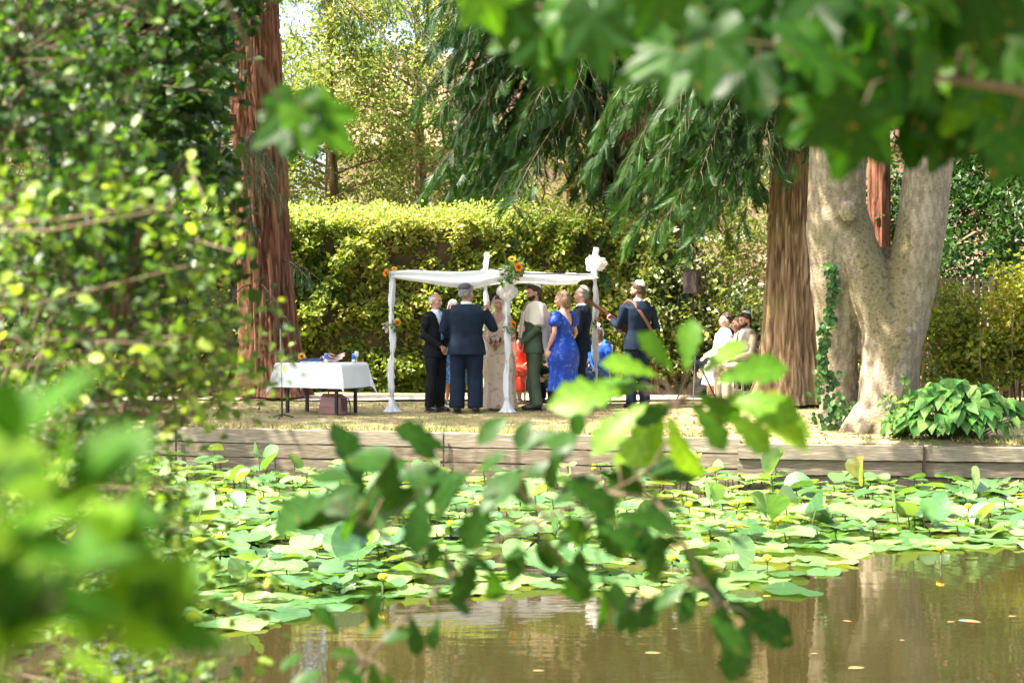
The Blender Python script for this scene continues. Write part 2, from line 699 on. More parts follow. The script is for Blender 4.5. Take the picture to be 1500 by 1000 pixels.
def build_bank():
    w = thing('timber_bank', 'weathered grey timber boards edging the far side of the pond', 'retaining wall', (0, 19.4, 0))
    segs = [(-16, -13, 0), (-13, -10, 0), (-10, -7.1, 0), (-7.1, -4.2, 0), (-4.2, -.82, 0), (-.82, 2.63, 0), (2.58, 4.62, 1), (4.62, 7.8, 1), (7.8, 11, 1)]
    seed = 0
    for x0, x1, kind in segs:
        y0, y1 = float(bank_y(x0 + .001 if kind == 0 else max(x0, 2.63))), float(bank_y(min(x1, 2.61) if kind == 0 else x1))
        L = math.hypot(x1 - x0, y1 - y0)
        rows = [(.415, .17, M_board), (.235, .165, M_board2), (.07, .14, M_board2), (-.12, .2, M_board2)] if kind == 0 else [(.365, .17, M_board), (.185, .165, M_board2), (.0, .17, M_board2)]
        for q, (z, h, mt) in enumerate(rows):
            seed += 1
            v, f = board_mesh(L - .012, h, .05, seed)
            mb = MB().add(v, f)
            o = mb.build('board', mt, w)
            o.location = ((x0 + x1) / 2, (y0 + y1) / 2 - 19.4 + .02 + (.006 * q if kind == 0 else -.03 + .03 * q), z)
            o.rotation_euler = (0, 0, math.atan2(y1 - y0, x1 - x0))
    for x in (-13, -10, -7.1, -4.2, -2.0, -.82, 2.60, 4.62, 7.8):
        y = float(bank_y(x))
        MB().box((x, y - 19.4 - .045, .16 if x < 2.5 else .14), (.02, .022, .62 if x < 2.5 else .58)).build('iron_stake', M_iron, w)
    return w


build_bank()

# ---- grass: short dry blades on the bank lawn
M_grass = mat_leaf('dry_lawn_grass', [(.31, .25, .11), (.35, .30, .13), (.25, .24, .08), (.13, .17, .04)], .3, .6, (1.1, 1.1, .7), .2)


def build_grass():
    n = 52000
    x = rng.uniform(-9, 8.5, n)
    d = rng.random(n) ** 1.5 * 6.2 + .04
    # patchy
    keep = fbm(np.c_[x * 1.4, d * 1.4, 0 * x], 3, 11) > .30 + .12 * rng.random(n)
    right = (x > 2.3) & (x < 5.0) & (d < 3.5)
    keep &= ~(right & (rng.random(n) < .85))
    x, d = x[keep], d[keep]
    y = bank_y(x) + d
    yc = 26.75 - smooth01((x - 3.2) / 4.0) * 3.6
    k2 = np.abs(y - yc) > .75
    x, y, d = x[k2], y[k2], d[k2]
    n = len(x)
    patch = fbm(np.c_[x * .9, y * .9, 0 * x], 3, 3)
    edge = np.exp(-d / .5)
    h = (.025 + .045 * rng.random(n)) * (1 + .6 * edge)
    fw = nrm(np.c_[rng.normal(0, .5, n), rng.normal(0, .5, n), np.full(n, .75)])
    tv = np.array([[0, -.09, 0], [0, .09, 0], [1, 0, .1]])
    v, f, va = scatter(tv, np.array([[0, 1, 2]]), np.c_[x, y, np.full(n, LAWN - .02) + 0 * x], fw, rand_dirs(n), h, np.clip(patch * 1.2 - .16 + rng.normal(0, .18, n) + .75 * edge * rng.random(n), 0, 1))
    z0 = (fbm(np.c_[x * .6, d * .6, 0 * x], 3, 5) - .5) * .06 * np.minimum(1, d)
    v[:, 2] += np.repeat(z0, 3) + .005
    stuff(tag(link('lawn_grass', mesh_np('lawn_grass', v, f, M_grass, None, va)), 'short sun-dried grass of the lawn above the timber bank', 'grass'))
    # tufts fringing the board tops
    # fallen leaves under the trees
    n = 1500
    x = np.r_[rng.normal(3.4, 1.3, 1100), rng.normal(-5, 1.6, 400)]
    d = rng.random(n) * 4 + .1
    y = bank_y(x) + d
    v, f, va = scatter(*LEAF2, np.c_[x, y, np.full(n, LAWN + .012)], rand_dirs(n) * [1, 1, .15], np.array([[0, 0, 1.]]) + rng.normal(0, .35, (n, 3)), .04 + .05 * rng.random(n))
    stuff(tag(link('leaf_litter', mesh_np('leaf_litter', v, f, mat_leaf('dead_leaves', [(.16, .09, .04), (.28, .17, .08), (.36, .27, .15)], .1, .7, (1, 1, 1)), None, va)), 'brown fallen leaves lying under the trees on the bank', 'leaf litter'))


build_grass()


# ------------------------------------------------------------------ tree trunks
def bark_trunk(path, rad, nang=150, nz=220, furrow=.06, nf=34, seed=1, flare=None, twist=.0):
    """loft with vertical fibrous furrows. path (k,3), rad (k)"""
    path, rad = np.asarray(path, float), np.asarray(rad, float)
    s = np.linspace(0, 1, nz)
    t0 = np.r_[0, np.cumsum(np.linalg.norm(np.diff(path, axis=0), axis=1))]
    t0 /= t0[-1]
    p = np.stack([np.interp(s, t0, path[:, k]) for k in range(3)], -1)
    r = np.interp(s, t0, rad)
    ker = np.ones(9) / 9
    pp = np.concatenate([p[:1].repeat(4, 0), p, p[-1:].repeat(4, 0)])
    p = np.stack([np.convolve(pp[:, k], ker, 'valid') for k in range(3)], -1)
    rr = np.r_[r[:1].repeat(4), r, r[-1:].repeat(4)]
    r = np.convolve(rr, ker, 'valid')
    a = np.arange(nang) / nang * 2 * math.pi
    A, S = np.meshgrid(a, s)
    h = p[:, 2][:, None] - p[0, 2] + 0 * A
    A2 = A + twist * h
    q = np.c_[(np.cos(A2) * nf / 6.28).ravel(), (np.sin(A2) * nf / 6.28).ravel(), (h * 2.0).ravel()]
    n1 = fbm(q, 3, seed).reshape(A.shape)
    ridge = np.abs(n1 - .5) * 2
    n2 = fbm(q * [2.3, 2.3, 3.0], 2, seed + 7).reshape(A.shape)
    rr = r[:, None] * (1 + .0 * A)
    if flare is not None:
        H, amp, nb = flare
        fl = np.exp(-h / H)
        ph = seed * 1.7
        but = .55 + .45 * np.cos(nb * A + ph + 1.1 * np.sin(2 * A + ph))
        rr = rr * (1 + amp * fl * but)
    rr = rr + furrow * (np.minimum(ridge * 2.2, 1) - .6) + furrow * .4 * (n2 - .5)
    X = p[:, 0][:, None] + np.cos(A) * rr
    Y = p[:, 1][:, None] + np.sin(A) * rr
    Z = p[:, 2][:, None] + 0 * A
    v = np.stack([X, Y, Z], -1).reshape(-1, 3)
    i = np.arange(nz - 1)[:, None] * nang
    j = np.arange(nang)[None]
    j2 = (j + 1) % nang
    f = np.stack([i + j, i + j2, i + nang + j2, i + nang + j], -1).reshape(-1, 4)
    return v, f, np.clip(np.minimum(ridge * 2.2, 1), 0, 1).ravel()


def mat_bark(name, deep, mid, high, rough=.95, bump=.02, moss=None, sc=(9, 9, 1.2)):
    m, nt, out = new_mat(name)
    b = N(nt, 'ShaderNodeBsdfPrincipled', Roughness=rough)
    b.inputs['Specular IOR Level'].default_value = .15
    at = N(nt, 'ShaderNodeAttribute', attribute_name='var')
    tc = N(nt, 'ShaderNodeTexCoord')
    mp = N(nt, 'ShaderNodeMapping')
    mp.inputs['Scale'].default_value = sc
    nt.links.new(tc.outputs['Object'], mp.inputs[0])
    no = N(nt, 'ShaderNodeTexNoise', Scale=1.6, Detail=6.)
    nt.links.new(mp.outputs[0], no.inputs['Vector'])
    ad = N(nt, 'ShaderNodeMath', operation='MULTIPLY_ADD')
    ad.inputs[1].default_value = .55
    nt.links.new(at.outputs['Fac'], ad.inputs[0])
    m2 = N(nt, 'ShaderNodeMath', operation='MULTIPLY_ADD')
    m2.inputs[1].default_value = .9
    m2.inputs[2].default_value = -.2
    nt.links.new(no.outputs[0], m2.inputs[0])
    nt.links.new(m2.outputs[0], ad.inputs[2])
    c = ramp(nt, ad.outputs[0], [(.15, deep), (.5, mid), (.85, high)])
    if moss:
        n3 = N(nt, 'ShaderNodeTexNoise', Scale=1.3, Detail=5.)
        nt.links.new(tc.outputs['Object'], n3.inputs['Vector'])
        mf = N(nt, 'ShaderNodeMapRange')
        for i, q in zip(range(1, 5), (.5, .68, 0, .6)):
            mf.inputs[i].default_value = q
        nt.links.new(n3.outputs[0], mf.inputs[0])
        mx = N(nt, 'ShaderNodeMix', data_type='RGBA')
        nt.links.new(mf.outputs[0], mx.inputs[0])
        nt.links.new(c, mx.inputs[6])
        mx.inputs[7].default_value = (*moss, 1)
        c = mx.outputs[2]
    nt.links.new(c, b.inputs['Base Color'])
    bp = N(nt, 'ShaderNodeBump', Strength=1., Distance=bump)
    nt.links.new(no.outputs[0], bp.inputs['Height'])
    nt.links.new(bp.outputs[0], b.inputs['Normal'])
    nt.links.new(b.outputs[0], out.inputs[0])
    return m


M_redbark = mat_bark('sequoia_bark', (.045, .018, .010), (.16, .068, .040), (.27, .13, .078))
M_cedarbark = mat_bark('cedar_bark', (.06, .035, .018), (.22, .14, .08), (.36, .25, .16), moss=(.20, .17, .06))
M_twig = mat('twig_bark', (.06, .042, .025), (.11, .08, .05), .9, 14)
M_deadtwig = mat('dead_twig_bark', (.20, .13, .08), (.30, .21, .13), .9, 14)

M_thuja = mat_leaf('cedar_sprays', [(.012, .042, .006), (.022, .068, .010), (.042, .105, .016), (.085, .165, .03)], .34, .45, (1.2, 1.3, .5))
M_seq = mat_leaf('sequoia_sprigs', [(.03, .08, .04), (.045, .11, .05), (.07, .15, .06), (.12, .19, .07)], .3, .5, (1.2, 1.3, .6))
M_dead = mat_leaf('withered_sprays', [(.10, .05, .02), (.17, .10, .04), (.24, .16, .07)], .25, .6, (1, 1, .8))

SPR = [tmpl_spray(11, .46, .38, .028, s) for s in range(3)]
CRD = [tmpl_cord(14, s) for s in range(3)]


def droop_branch(start, az, L, rise, droop, sprays, twigs, kind='thuja', dens=1., side_len=.9, sp_size=.36, r=rng, fine=1.0):
    """one long drooping bough; collects spray placements (pos, fwd, up) and twig tubes"""
    d = np.array([math.cos(az), math.sin(az), 0])
    s = np.array([-d[1], d[0], 0])
    t = np.linspace(0, 1, 14)
    bow = r.normal(0, .12) * L
    path = np.asarray(start)[None] + d[None] * (L * t)[:, None] + s[None] * (bow * t * t)[:, None] + np.array([0, 0, 1.])[None] * (rise * np.sin(t * 2.2) - droop * t ** 1.7)[:, None]
    twigs.append((path, np.linspace(.010 + .009 * L, .004, 14), 5))
    n = int(L / .17 * dens * fine) * 2
    for k in range(n):
        u = .16 + .84 * (k + r.random()) / n
        b = np.array([np.interp(u, t, path[:, q]) for q in range(3)])
        sg = 1 if k % 2 else -1
        l = side_len * (1.1 - .75 * u) * (.55 + .7 * r.random())
        dd = nrm(d * (.5 + .3 * r.random()) + s * sg * (.55 + .4 * r.random()) + np.array([0, 0, -.15 - .5 * r.random()]))
        q = np.linspace(0, 1, 5)
        bp = b[None] + dd[None] * (l * q)[:, None] + np.array([0, 0, -1.])[None] * (l * .85 * q * q)[:, None]
        twigs.append((bp[::2], np.array([.006, .004, .002]), 3))
        m = max(2, int(l / .13 * fine))
        for j in range(m):
            w = (j + .4 + .5 * r.random()) / m
            c = np.array([np.interp(w, q, bp[:, z]) for z in range(3)])
            fd = nrm(dd * .28 + np.array([0, 0, -.85]) + r.normal(0, .24, 3))
            up = nrm(-d * .4 + s * r.normal(0, .6) + np.array([0, 0, .5]) + r.normal(0, .25, 3))
            sprays.append((c, fd, up, sp_size * (.6 + .7 * r.random())))


def emit_sprays(name, sprays, tmpls, material, parent, var_off=0.):
    mb = MB()
    idx = rng.integers(0, len(tmpls), len(sprays))
    pos = np.array([s[0] for s in sprays])
    fw = np.array([s[1] for s in sprays])
    up = np.array([s[2] for s in sprays])
    sz = np.array([s[3] for s in sprays])
    var = np.clip(fbm(pos * 1.2, 2, 4) * .8 - .1 + rng.normal(0, .18, len(pos)) + var_off, 0, 1)
    for k, (tv, tf) in enumerate(tmpls):
        q = idx == k
        if q.any():
            v, f, a = scatter(tv, tf, pos[q], fw[q], up[q], sz[q], var[q])
            mb.add(v, f, 0, a)
    return mb.build(name, material, parent)


def emit_twigs(name, twigs, material, parent):
    mb = MB()
    for path, rad, n in twigs:
        v, f = loft(path, rad, n, False)
        mb.add(v, np.array(f))
    return mb.build(name, material, parent)


def local(v, o):
    return v - np.array(o)


def build_sequoia():
    D = 26.6
    b = np.array([PX(385, D), D, LAWN - .05])
    t = thing('giant_sequoia', 'giant sequoia with furrowed red bark and flared base behind the white table', 'tree', b)
    path = [(0.16, 0, 0), (.10, 0, 1.0), (.02, 0, 2.5), (-.08, 0, 5), (-.18, 0, 8), (-.3, 0, 24)]
    v, f, a = bark_trunk(path, [.50, .46, .435, .41, .38, .10], 190, 230, .06, 60, 3, (.5, .45, 5))
    MB().add(v, f, 0, a).build('trunk', M_redbark, t, True)
    sp, tw, sp2, tw2 = [], [], [], []
    r = np.random.default_rng(21)
    # boughs on the left of the trunk and hanging towards the camera
    for k in range(19):
        az = r.uniform(R(150), R(285))
        droop_branch((-.1 + .4 * math.cos(az), .4 * math.sin(az), r.uniform(4.2, 9.0)), az, r.uniform(2.4, 4.6), r.uniform(0, .6), r.uniform(1.6, 3.4), sp, tw, sp_size=.30, r=r, side_len=.8, fine=1.15)
    # right side: a few bare drooping boughs with hanging ends
    for az, h, L, dr in ((R(-20), 7.2, 2.7, 1.9), (R(-42), 6.7, 3.0, 2.2), (R(8), 7.8, 2.3, 2.0), (R(-65), 8.2, 2.0, 2.2)):
        droop_branch((-.1 + .4 * math.cos(az), .4 * math.sin(az), h), az, L, .4, dr, sp, tw, sp_size=.30, r=r, side_len=.75, dens=.8)
    # small epicormic sprigs up the trunk
    for h in (1.5, 1.9, 2.3, 3.0, 3.6, 4.2):
        for q in range(2):
            az = r.uniform(R(170), R(380))
            droop_branch((-.02 + .42 * math.cos(az), .42 * math.sin(az), h), az, r.uniform(.4, .8), .05, .35, sp, tw, sp_size=.24, r=r, side_len=.35)
    # upper crown
    for k in range(18):
        az = r.uniform(0, 6.28)
        h = r.uniform(10, 21)
        droop_branch((-.25, 0, h), az, (24 - h) * .17 + .6, .3, .9, sp2, tw, sp_size=.5, r=r, dens=.45, side_len=.8, fine=.7)
    emit_twigs('boughs', tw, M_twig, t)
    emit_sprays('crown', sp, CRD, M_seq, t)
    emit_sprays('upper_crown', sp2, CRD, M_seq, t)


build_sequoia()


def build_cedar():
    D = 24.9
    b = np.array([PX(1162, D), D, LAWN - .05])
    t = thing('red_cedar', 'red cedar with broad fluted trunk and hanging green sprays beside the pale forked tree', 'tree', b)
    path = [(0.0, 0, 0), (.0, 0, 1.0), (.03, 0, 2.5), (.08, 0, 5), (.1, 0, 9), (.1, 0, 20)]
    v, f, a = bark_trunk(path, [.47, .45, .42, .38, .34, .08], 190, 230, .05, 60, 9, (.5, .6, 5), .08)
    MB().add(v, f, 0, a).build('trunk', M_cedarbark, t, True)
    sp, sp2, tw = [], [], []
    r = np.random.default_rng(33)
    for az, h, L, ri, dr in ((R(200), 4.4, 2.0, .2, 1.9), (R(225), 4.7, 1.6, .2, 1.6), (R(188), 5.0, 2.3, .3, 2.2), (R(245), 5.2, 1.3, .2, 1.7), (R(172), 4.6, 2.2, .1, 2.0), (R(262), 5.6, 1.2, .3, 1.5), (R(210), 5.6, 2.2, .3, 2.3), (R(160), 5.6, 2.4, .3, 2.3), (R(278), 5.0, 1.0, .1, 1.3), (R(205), 3.9, 1.6, .2, 1.4), (R(215), 6.3, 2.3, .3, 2.2), (R(182), 6.6, 2.6, .3, 2.4), (R(150), 5.2, 2.2, .2, 2.0), (R(235), 6.7, 1.8, .3, 1.8), (R(300), 6.4, 1.1, .2, 1.0), (R(255), 6.0, 1.5, .2, 1.7), (R(268), 6.8, 1.4, .2, 2.0), (R(240), 5.0, 1.4, .2, 1.5), (R(284), 6.2, 1.2, .2, 1.7), (R(222), 5.3, 1.9, .2, 2.0), (R(196), 5.8, 2.4, .3, 2.4), (R(170), 6.2, 2.8, .3, 2.6)):
        droop_branch((.05 + .34 * math.cos(az), .34 * math.sin(az), h), az, L, ri, dr, sp, tw, sp_size=.32, r=r, side_len=.8, fine=1.4)
    for k in range(22):
        az = r.uniform(0, 6.28)
        h = r.uniform(7.5, 18)
        droop_branch((.1, 0, h), az, (21 - h) * .17 + .6, .3, 1.2, sp2, tw, sp_size=.55, r=r, dens=.45, fine=.7)
    emit_twigs('boughs', tw, M_twig, t)
    emit_sprays('crown', sp, SPR, M_thuja, t)
    emit_sprays('upper_crown', sp2, SPR, M_thuja, t)


build_cedar()


def build_weeping():
    D = 31.2
    b = np.array([PX(905, D), D, LAWN - .05])
    t = thing('weeping_conifer', 'dark weeping conifer with long hanging boughs spilling over the hedge', 'tree', b)
    v, f, a = bark_trunk([(0, 0, 0), (0, 0, 3), (.1, 0, 8), (.2, 0, 18)], [.42, .36, .28, .06], 60, 60, .05, 20, 5)
    MB().add(v, f, 0, a).build('trunk', M_cedarbark, t, True)
    sp, sp2, tw, dead = [], [], [], []
    r = np.random.default_rng(40)
    for k in range(62):
        az = r.uniform(R(180), R(345)) if k > 26 else r.uniform(R(172), R(240))
        left = max(0, -math.cos(az))
        L = r.uniform(2.0, 3.4) + .55 * left
        h = r.uniform(4.6, 8.8) + .9 * left
        droop_branch((.05, 0, h), az, L, r.uniform(.2, .8), r.uniform(1.8, 3.4), sp, tw, sp_size=.38, r=r, side_len=1.0, dens=.85, fine=1.12)
    # withered inner sprays
    for k in range(10):
        az = r.uniform(R(240), R(345))
        droop_branch((.05, -.6, r.uniform(5, 7.6)), az, r.uniform(1.8, 2.8), .2, 2.4, dead, tw, sp_size=.34, r=r, side_len=.8, dens=.5)
    for k in range(16):
        az = r.uniform(0, 6.28)
        h = r.uniform(8.5, 16)
        droop_branch((.15, 0, h), az, (19 - h) * .22 + .6, .3, 1.4, sp2, tw, sp_size=.6, r=r, dens=.45, fine=.7)
    emit_twigs('boughs', tw, M_twig, t)
    emit_sprays('crown', sp, SPR, M_thuja, t, -.12)
    emit_sprays('withered_sprays', dead, CRD, M_dead, t)
    emit_sprays('upper_crown', sp2, SPR, M_thuja, t)


build_weeping()


# ---- mesh fusing (voxel remesh) used for the forked tree and for people
def fuse(parts, voxel=.02, smooth=4, name='fuse'):
    mb = MB()
    for v, f in parts:
        mb.add(v, f)
    me = mb.mesh(name, [])
    o = link(name, me)
    md = o.modifiers.new('r', 'REMESH')
    md.mode = 'VOXEL'
    md.voxel_size = voxel
    ms = o.modifiers.new('s', 'SMOOTH')
    ms.iterations = smooth
    ms.factor = .5
    dg = bpy.context.evaluated_depsgraph_get()
    dg.update()
    ev = o.evaluated_get(dg)
    m2 = ev.to_mesh()
    n = len(m2.vertices)
    v = np.empty(n * 3, np.float32)
    m2.vertices.foreach_get('co', v)
    k = len(m2.polygons)
    li = np.empty(len(m2.loops), np.int32)
    m2.loops.foreach_get('vertex_index', li)
    nn = np.empty(n * 3, np.float32)
    m2.vertices.foreach_get('normal', nn)
    tot = np.empty(k, np.int32)
    m2.polygons.foreach_get('loop_total', tot)
    if (tot == 4).all():
        fc = li.reshape(-1, 4).copy()
    else:
        st = np.empty(k, np.int32)
        m2.polygons.foreach_get('loop_start', st)
        fc = np.array([[li[s], li[s + 1], li[s + 2], li[s + (3 if t_ > 3 else 2)]] for s, t_ in zip(st, tot)])
    ev.to_mesh_clear()
    bpy.data.objects.remove(o)
    bpy.data.meshes.remove(me)
    return v.reshape(-1, 3).astype(float), fc, nn.reshape(-1, 3).astype(float)


def cutfaces(v, f, keep):
    """drop faces whose centre fails keep(centres); remove loose vertices"""
    c = v[f].mean(1)
    f = f[keep(c)]
    u, inv = np.unique(f.ravel(), return_inverse=True)
    return v[u], inv.reshape(f.shape)


M_pale = mat_bark('pale_grey_bark', (.14, .11, .07), (.235, .19, .13), (.33, .28, .20), .9, .010, (.15, .13, .06), (20, 20, 26))
M_moss = mat('mossy_crotch', (.10, .08, .035), (.19, .155, .09), .95, 16, bump=.02, bscale=45, detail=8, c3=(.13, .115, .045))
M_ivy = mat_leaf('ivy_leaf', [(.02, .06, .015), (.04, .10, .02), (.08, .16, .03)], .25, .35)
M_maplecrown = mat_leaf('forked_tree_leaves', [(.04, .10, .015), (.07, .15, .02), (.12, .2, .03)], .45, .45)


def build_forked():
    D = 19.7
    s = FPX / D
    b = np.array([PX(1275, D), D, LAWN - .06])

    def q(px, py, dy=0.):
        w = P(px, py, D) - b
        return (w[0], dy, w[2])
    t = thing('forked_tree', 'big pale grey forked tree with mossy crotch and ivy standing at the bank edge', 'tree', b)
    A = [q(1240, 665, .42), q(1238, 560, .40), q(1232, 450, .30), q(1227, 340, .14), (q(1230, 200, .05)), q(1240, 60, .1), q(1250, -150, .3), q(1230, -420, .6)]
    Ar = np.array([31, 29, 33, 42, 43, 42, 38, 28]) / s
    B = [q(1292, 668), q(1297, 600), q(1304, 530), q(1308, 480)]
    Br = np.array([46, 42, 43, 45]) / s
    BL = [q(1306, 500), q(1280, 430), q(1250, 350, .02), q(1240, 300, .06)]
    BLr = np.array([38, 34, 32, 28]) / s
    BR = [q(1310, 500), q(1334, 420), q(1350, 330), q(1362, 230), q(1369, 150), q(1380, 0, -.1), q(1400, -300, -.2)]
    BRr = np.array([40, 38, 37, 36, 35, 33, 24]) / s
    W = [q(1296, 520, .20), q(1294, 430, .36), q(1290, 362, .40)]
    Wr = np.array([30, 32, 30]) / s
    KN = [q(1236, 318, -.28), q(1231, 300, -.42)]
    parts = [loft(A, Ar, 20), loft(B, Br, 20), loft(BL, BLr, 18), loft(BR, BRr, 20), loft(W, Wr, 14), ball(q(1305, 500), 43 / s, 16), loft(KN, np.array([17, 9]) / s, 10)]
    for a, l in ((R(-20), .75), (R(-75), .62), (R(-130), .6), (R(-170), .7), (R(60), .6), (R(20), .7)):
        parts.append(loft([(q(1285, 600)[0] + .15 * math.cos(a), .15 * math.sin(a), .28), (q(1285, 600)[0] + l * .78 * math.cos(a), l * .78 * math.sin(a), -.08)], [.18, .05], 10))
    v, f, nn = fuse(parts, .027, 4)
    # bark relief: fine lengthwise plates
    ang = np.arctan2(nn[:, 1], nn[:, 0])
    g = np.c_[v[:, 0] * 20, v[:, 1] * 20, v[:, 2] * 6]
    n1 = fbm(g, 3, 5)
    n2 = fbm(v * 2.2, 2, 9)
    rid = np.minimum(np.abs(n1 - .5) * 5, 1)
    v = v + nn * ((rid - .6) * .007 + (n2 - .5) * .06)[:, None]
    c = v[f].mean(1)
    nf = nn[f].mean(1)
    x0, x1 = q(1290, 0)[0], q(1300, 0)[0]
    cx = np.interp(c[:, 2], [q(0, 600)[2], q(0, 480)[2], q(0, 330)[2]], [q(1297, 0)[0], q(1296, 0)[0], q(1284, 0)[0]])
    hw = np.interp(c[:, 2], [q(0, 560)[2], q(0, 500)[2], q(0, 330)[2], q(0, 310)[2]], [.0, .17, .36, .3])
    msk = (np.abs(c[:, 0] - cx) < hw * (.55 + .9 * fbm(c * 11, 3, 2))) & (c[:, 2] > q(0, 575)[2]) & (c[:, 2] < q(0, 300)[2])
    me = mesh_np('trunk', v, f, [M_pale, M_moss], msk.astype(int), rid * .9, True)
    link('trunk', me, t)
    # limbs and unseen crown high above, spread left to shade stems and bank
    r = np.random.default_rng(5)
    tw, pos = [], []
    tops = [np.array(A[-1]), np.array(BR[-1]), np.array(A[-2]), np.array(BR[-2])]
    for k in range(34):
        s0 = tops[k % 4]
        az = r.uniform(0, 6.28)
        L = r.uniform(1.6, 3.4)
        e = s0 + np.array([math.cos(az) * L - 2.3, math.sin(az) * L - .5, r.uniform(.8, 4.0)])
        mid = (s0 + e) / 2 + np.array([0, 0, .5])
        tw.append((np.array([s0, mid, e]), [.1, .06, .02], 6))
        for j in range(9):
            u = r.uniform(.35, 1.05)
            c0 = s0 * (1 - u) + e * u + r.normal(0, .45, 3)
            pos.append(c0 + r.normal(0, .32, (40, 3)))
    emit_twigs('limbs', tw, M_pale, t)
    pos = np.concatenate(pos)
    n = len(pos)
    v, f, a = scatter(*LEAF2, pos, rand_dirs(n) - [0, 0, .4], np.array([[0, 0, 1.]]) + r.normal(0, .5, (n, 3)), .14 + .06 * r.random(n), wid=np.full(n, 1.6))
    MB().add(v, f, 0, a).build('crown', M_maplecrown, t)
    # ivy on the rear stem
    n = 380
    py = r.uniform(385, 645, n)
    px = 1212 + r.normal(0, 3.5, n) + 6 * np.sin(py / 30) + (py > 540) * r.normal(6, 11, n)
    pts = np.array([np.array(q(x, y, -.17)) for x, y in zip(px, py)])
    pts[:, 1] = np.interp(py, [385, 450, 560, 660], [-.16, .0, .13, .12]) - .06 * r.random(n) - .10 * (px > 1228)
    v, f, a = scatter(*OVATE, pts, np.c_[r.normal(0, .6, n), np.full(n, -.3), np.full(n, -.7)], np.c_[r.normal(0, .35, n), np.full(n, -1.), r.normal(.3, .3, n)], .05 + .035 * r.random(n), wid=np.full(n, 1.5))
    stuff(MB().add(v, f, 0, a).build('ivy', M_ivy, t))


build_forked()


# ------------------------------------------------------------------ hedge
M_hedge = mat_leaf('hedge_leaf', [(.09, .15, .018), (.18, .25, .03), (.28, .33, .045), (.36, .34, .08), (.32, .19, .07)], .42, .4, (1.2, 1.15, .45))
M_hedgecore = mat('hedge_twiggy_core', (.05, .045, .015), (.09, .06, .025), .95, 5)
M_flush = mat_leaf('hedge_new_growth_sun_tone', [(.24, .32, .06), (.36, .43, .11), (.50, .54, .22)], .5, .4, (1.1, 1.1, .6))  # fresh growth, with the sunlit glow of the hedge top put into its colour


def build_hedge():
    x0, x1, y0, dep, h = -11.5, 3.1, 28.6, 1.3, 3.25
    t = thing('clipped_hedge', 'tall clipped yellow-green hedge, fresh growth along its top coloured pale as if sunlit', 'hedge', ((x0 + x1) / 2, y0, LAWN - .02))
    off = np.array([(x0 + x1) / 2, y0, LAWN - .02])
    # core with a wavy face
    nx, nz = 120, 30
    X, Z = np.meshgrid(np.linspace(x0, x1, nx), np.linspace(0, h - .35, nz))
    face = .42 - .12 * fbm(np.c_[X.ravel() * 1.2, Z.ravel() * 1.2, 0 * X.ravel()], 2, 3)
    v = np.c_[X.ravel(), face + y0, Z.ravel() + off[2]]
    v2 = v.copy()
    v2[:, 1] = y0 + dep
    i = np.arange(nz - 1)[:, None] * nx
    j = np.arange(nx - 1)[None]
    f = np.stack([i + j, i + j + 1, i + nx + j + 1, i + nx + j], -1).reshape(-1, 4)
    n = len(v)
    top = np.arange((nz - 1) * nx, nz * nx - 1)
    f2 = np.stack([top, top + 1, top + 1 + n, top + n], -1)
    MB().add(np.concatenate([v, v2]) - off, np.concatenate([f, f + n, f2])).build('woody_core', M_hedgecore, t)
    r = np.random.default_rng(8)
    n = 78000
    x = r.uniform(x0, x1, n)
    z = r.random(n) * (h - .15)
    clump = fbm(np.c_[x * 2.1, z * 2.1, 0 * x], 3, 6)
    hole = fbm(np.c_[x * 3.4, z * 3.4, 0 * x + 5], 2, 16)
    keep = (hole > .24 + .20 * r.random(n)) & ((x > -7.2) | (r.random(n) < .3))
    x, z, clump = x[keep], z[keep], clump[keep]
    n = len(x)
    dp = r.random(n) ** 1.6
    y = y0 + .42 - (clump - .25) * .95 + dp * .32 - .12 * (z / h)
    pos = np.c_[x, y, z + off[2]]
    up = np.c_[r.normal(0, .5, n), -.6 + r.normal(0, .4, n), .7 + r.normal(0, .4, n)]
    var = np.clip(.34 + .95 * (fbm(np.c_[x * .9, z * 1.1, 0 * x], 3, 21) - .5) + .22 * r.normal(size=n) + .12 * (z / h - .4), 0, 1)
    v, f, a = scatter(*LEAF2, pos - off, np.c_[r.normal(0, .8, n), -.45 + r.normal(0, .4, n), -.3 + r.normal(0, .5, n)], up, .075 + .07 * r.random(n) ** 2, var, np.full(n, 1.15))
    stuff(MB().add(v, f, 0, a).build('foliage', M_hedge, t))
    # upright fresh shoots along the top
    n = 26000
    x = r.uniform(x0, x1, n)
    yy = y0 + .2 + r.random(n) * (dep - .1)
    ht = h - .38 + .48 * r.random(n) ** 1.2 * (.6 + .8 * fbm(np.c_[x * 3, yy * 3, 0 * x], 2, 12)) - .10 * np.clip((x - 0.5) / 2.5, 0, 1)
    front = yy < y0 + .5
    ht = np.where(front, ht - .25 * r.random(n), ht)
    pos = np.c_[x, yy, ht + off[2]]
    v, f, a = scatter(*LEAF2, pos - off, np.c_[r.normal(0, .6, n), r.normal(-.1, .6, n), .5 + r.normal(0, .4, n)], rand_dirs(n, r) + [0, -.2, .6], .06 + .04 * r.random(n), None, np.full(n, 1.0))
    stuff(MB().add(v, f, 0, a).build('fresh_shoots', M_flush, t))


build_hedge()


# ------------------------------------------------------------------ loose shrubs and far trees
def leaf_cloud(n, centers, spread, r):
    k = r.integers(0, len(centers), n)
    return centers[k] + r.normal(0, 1, (n, 3)) * spread


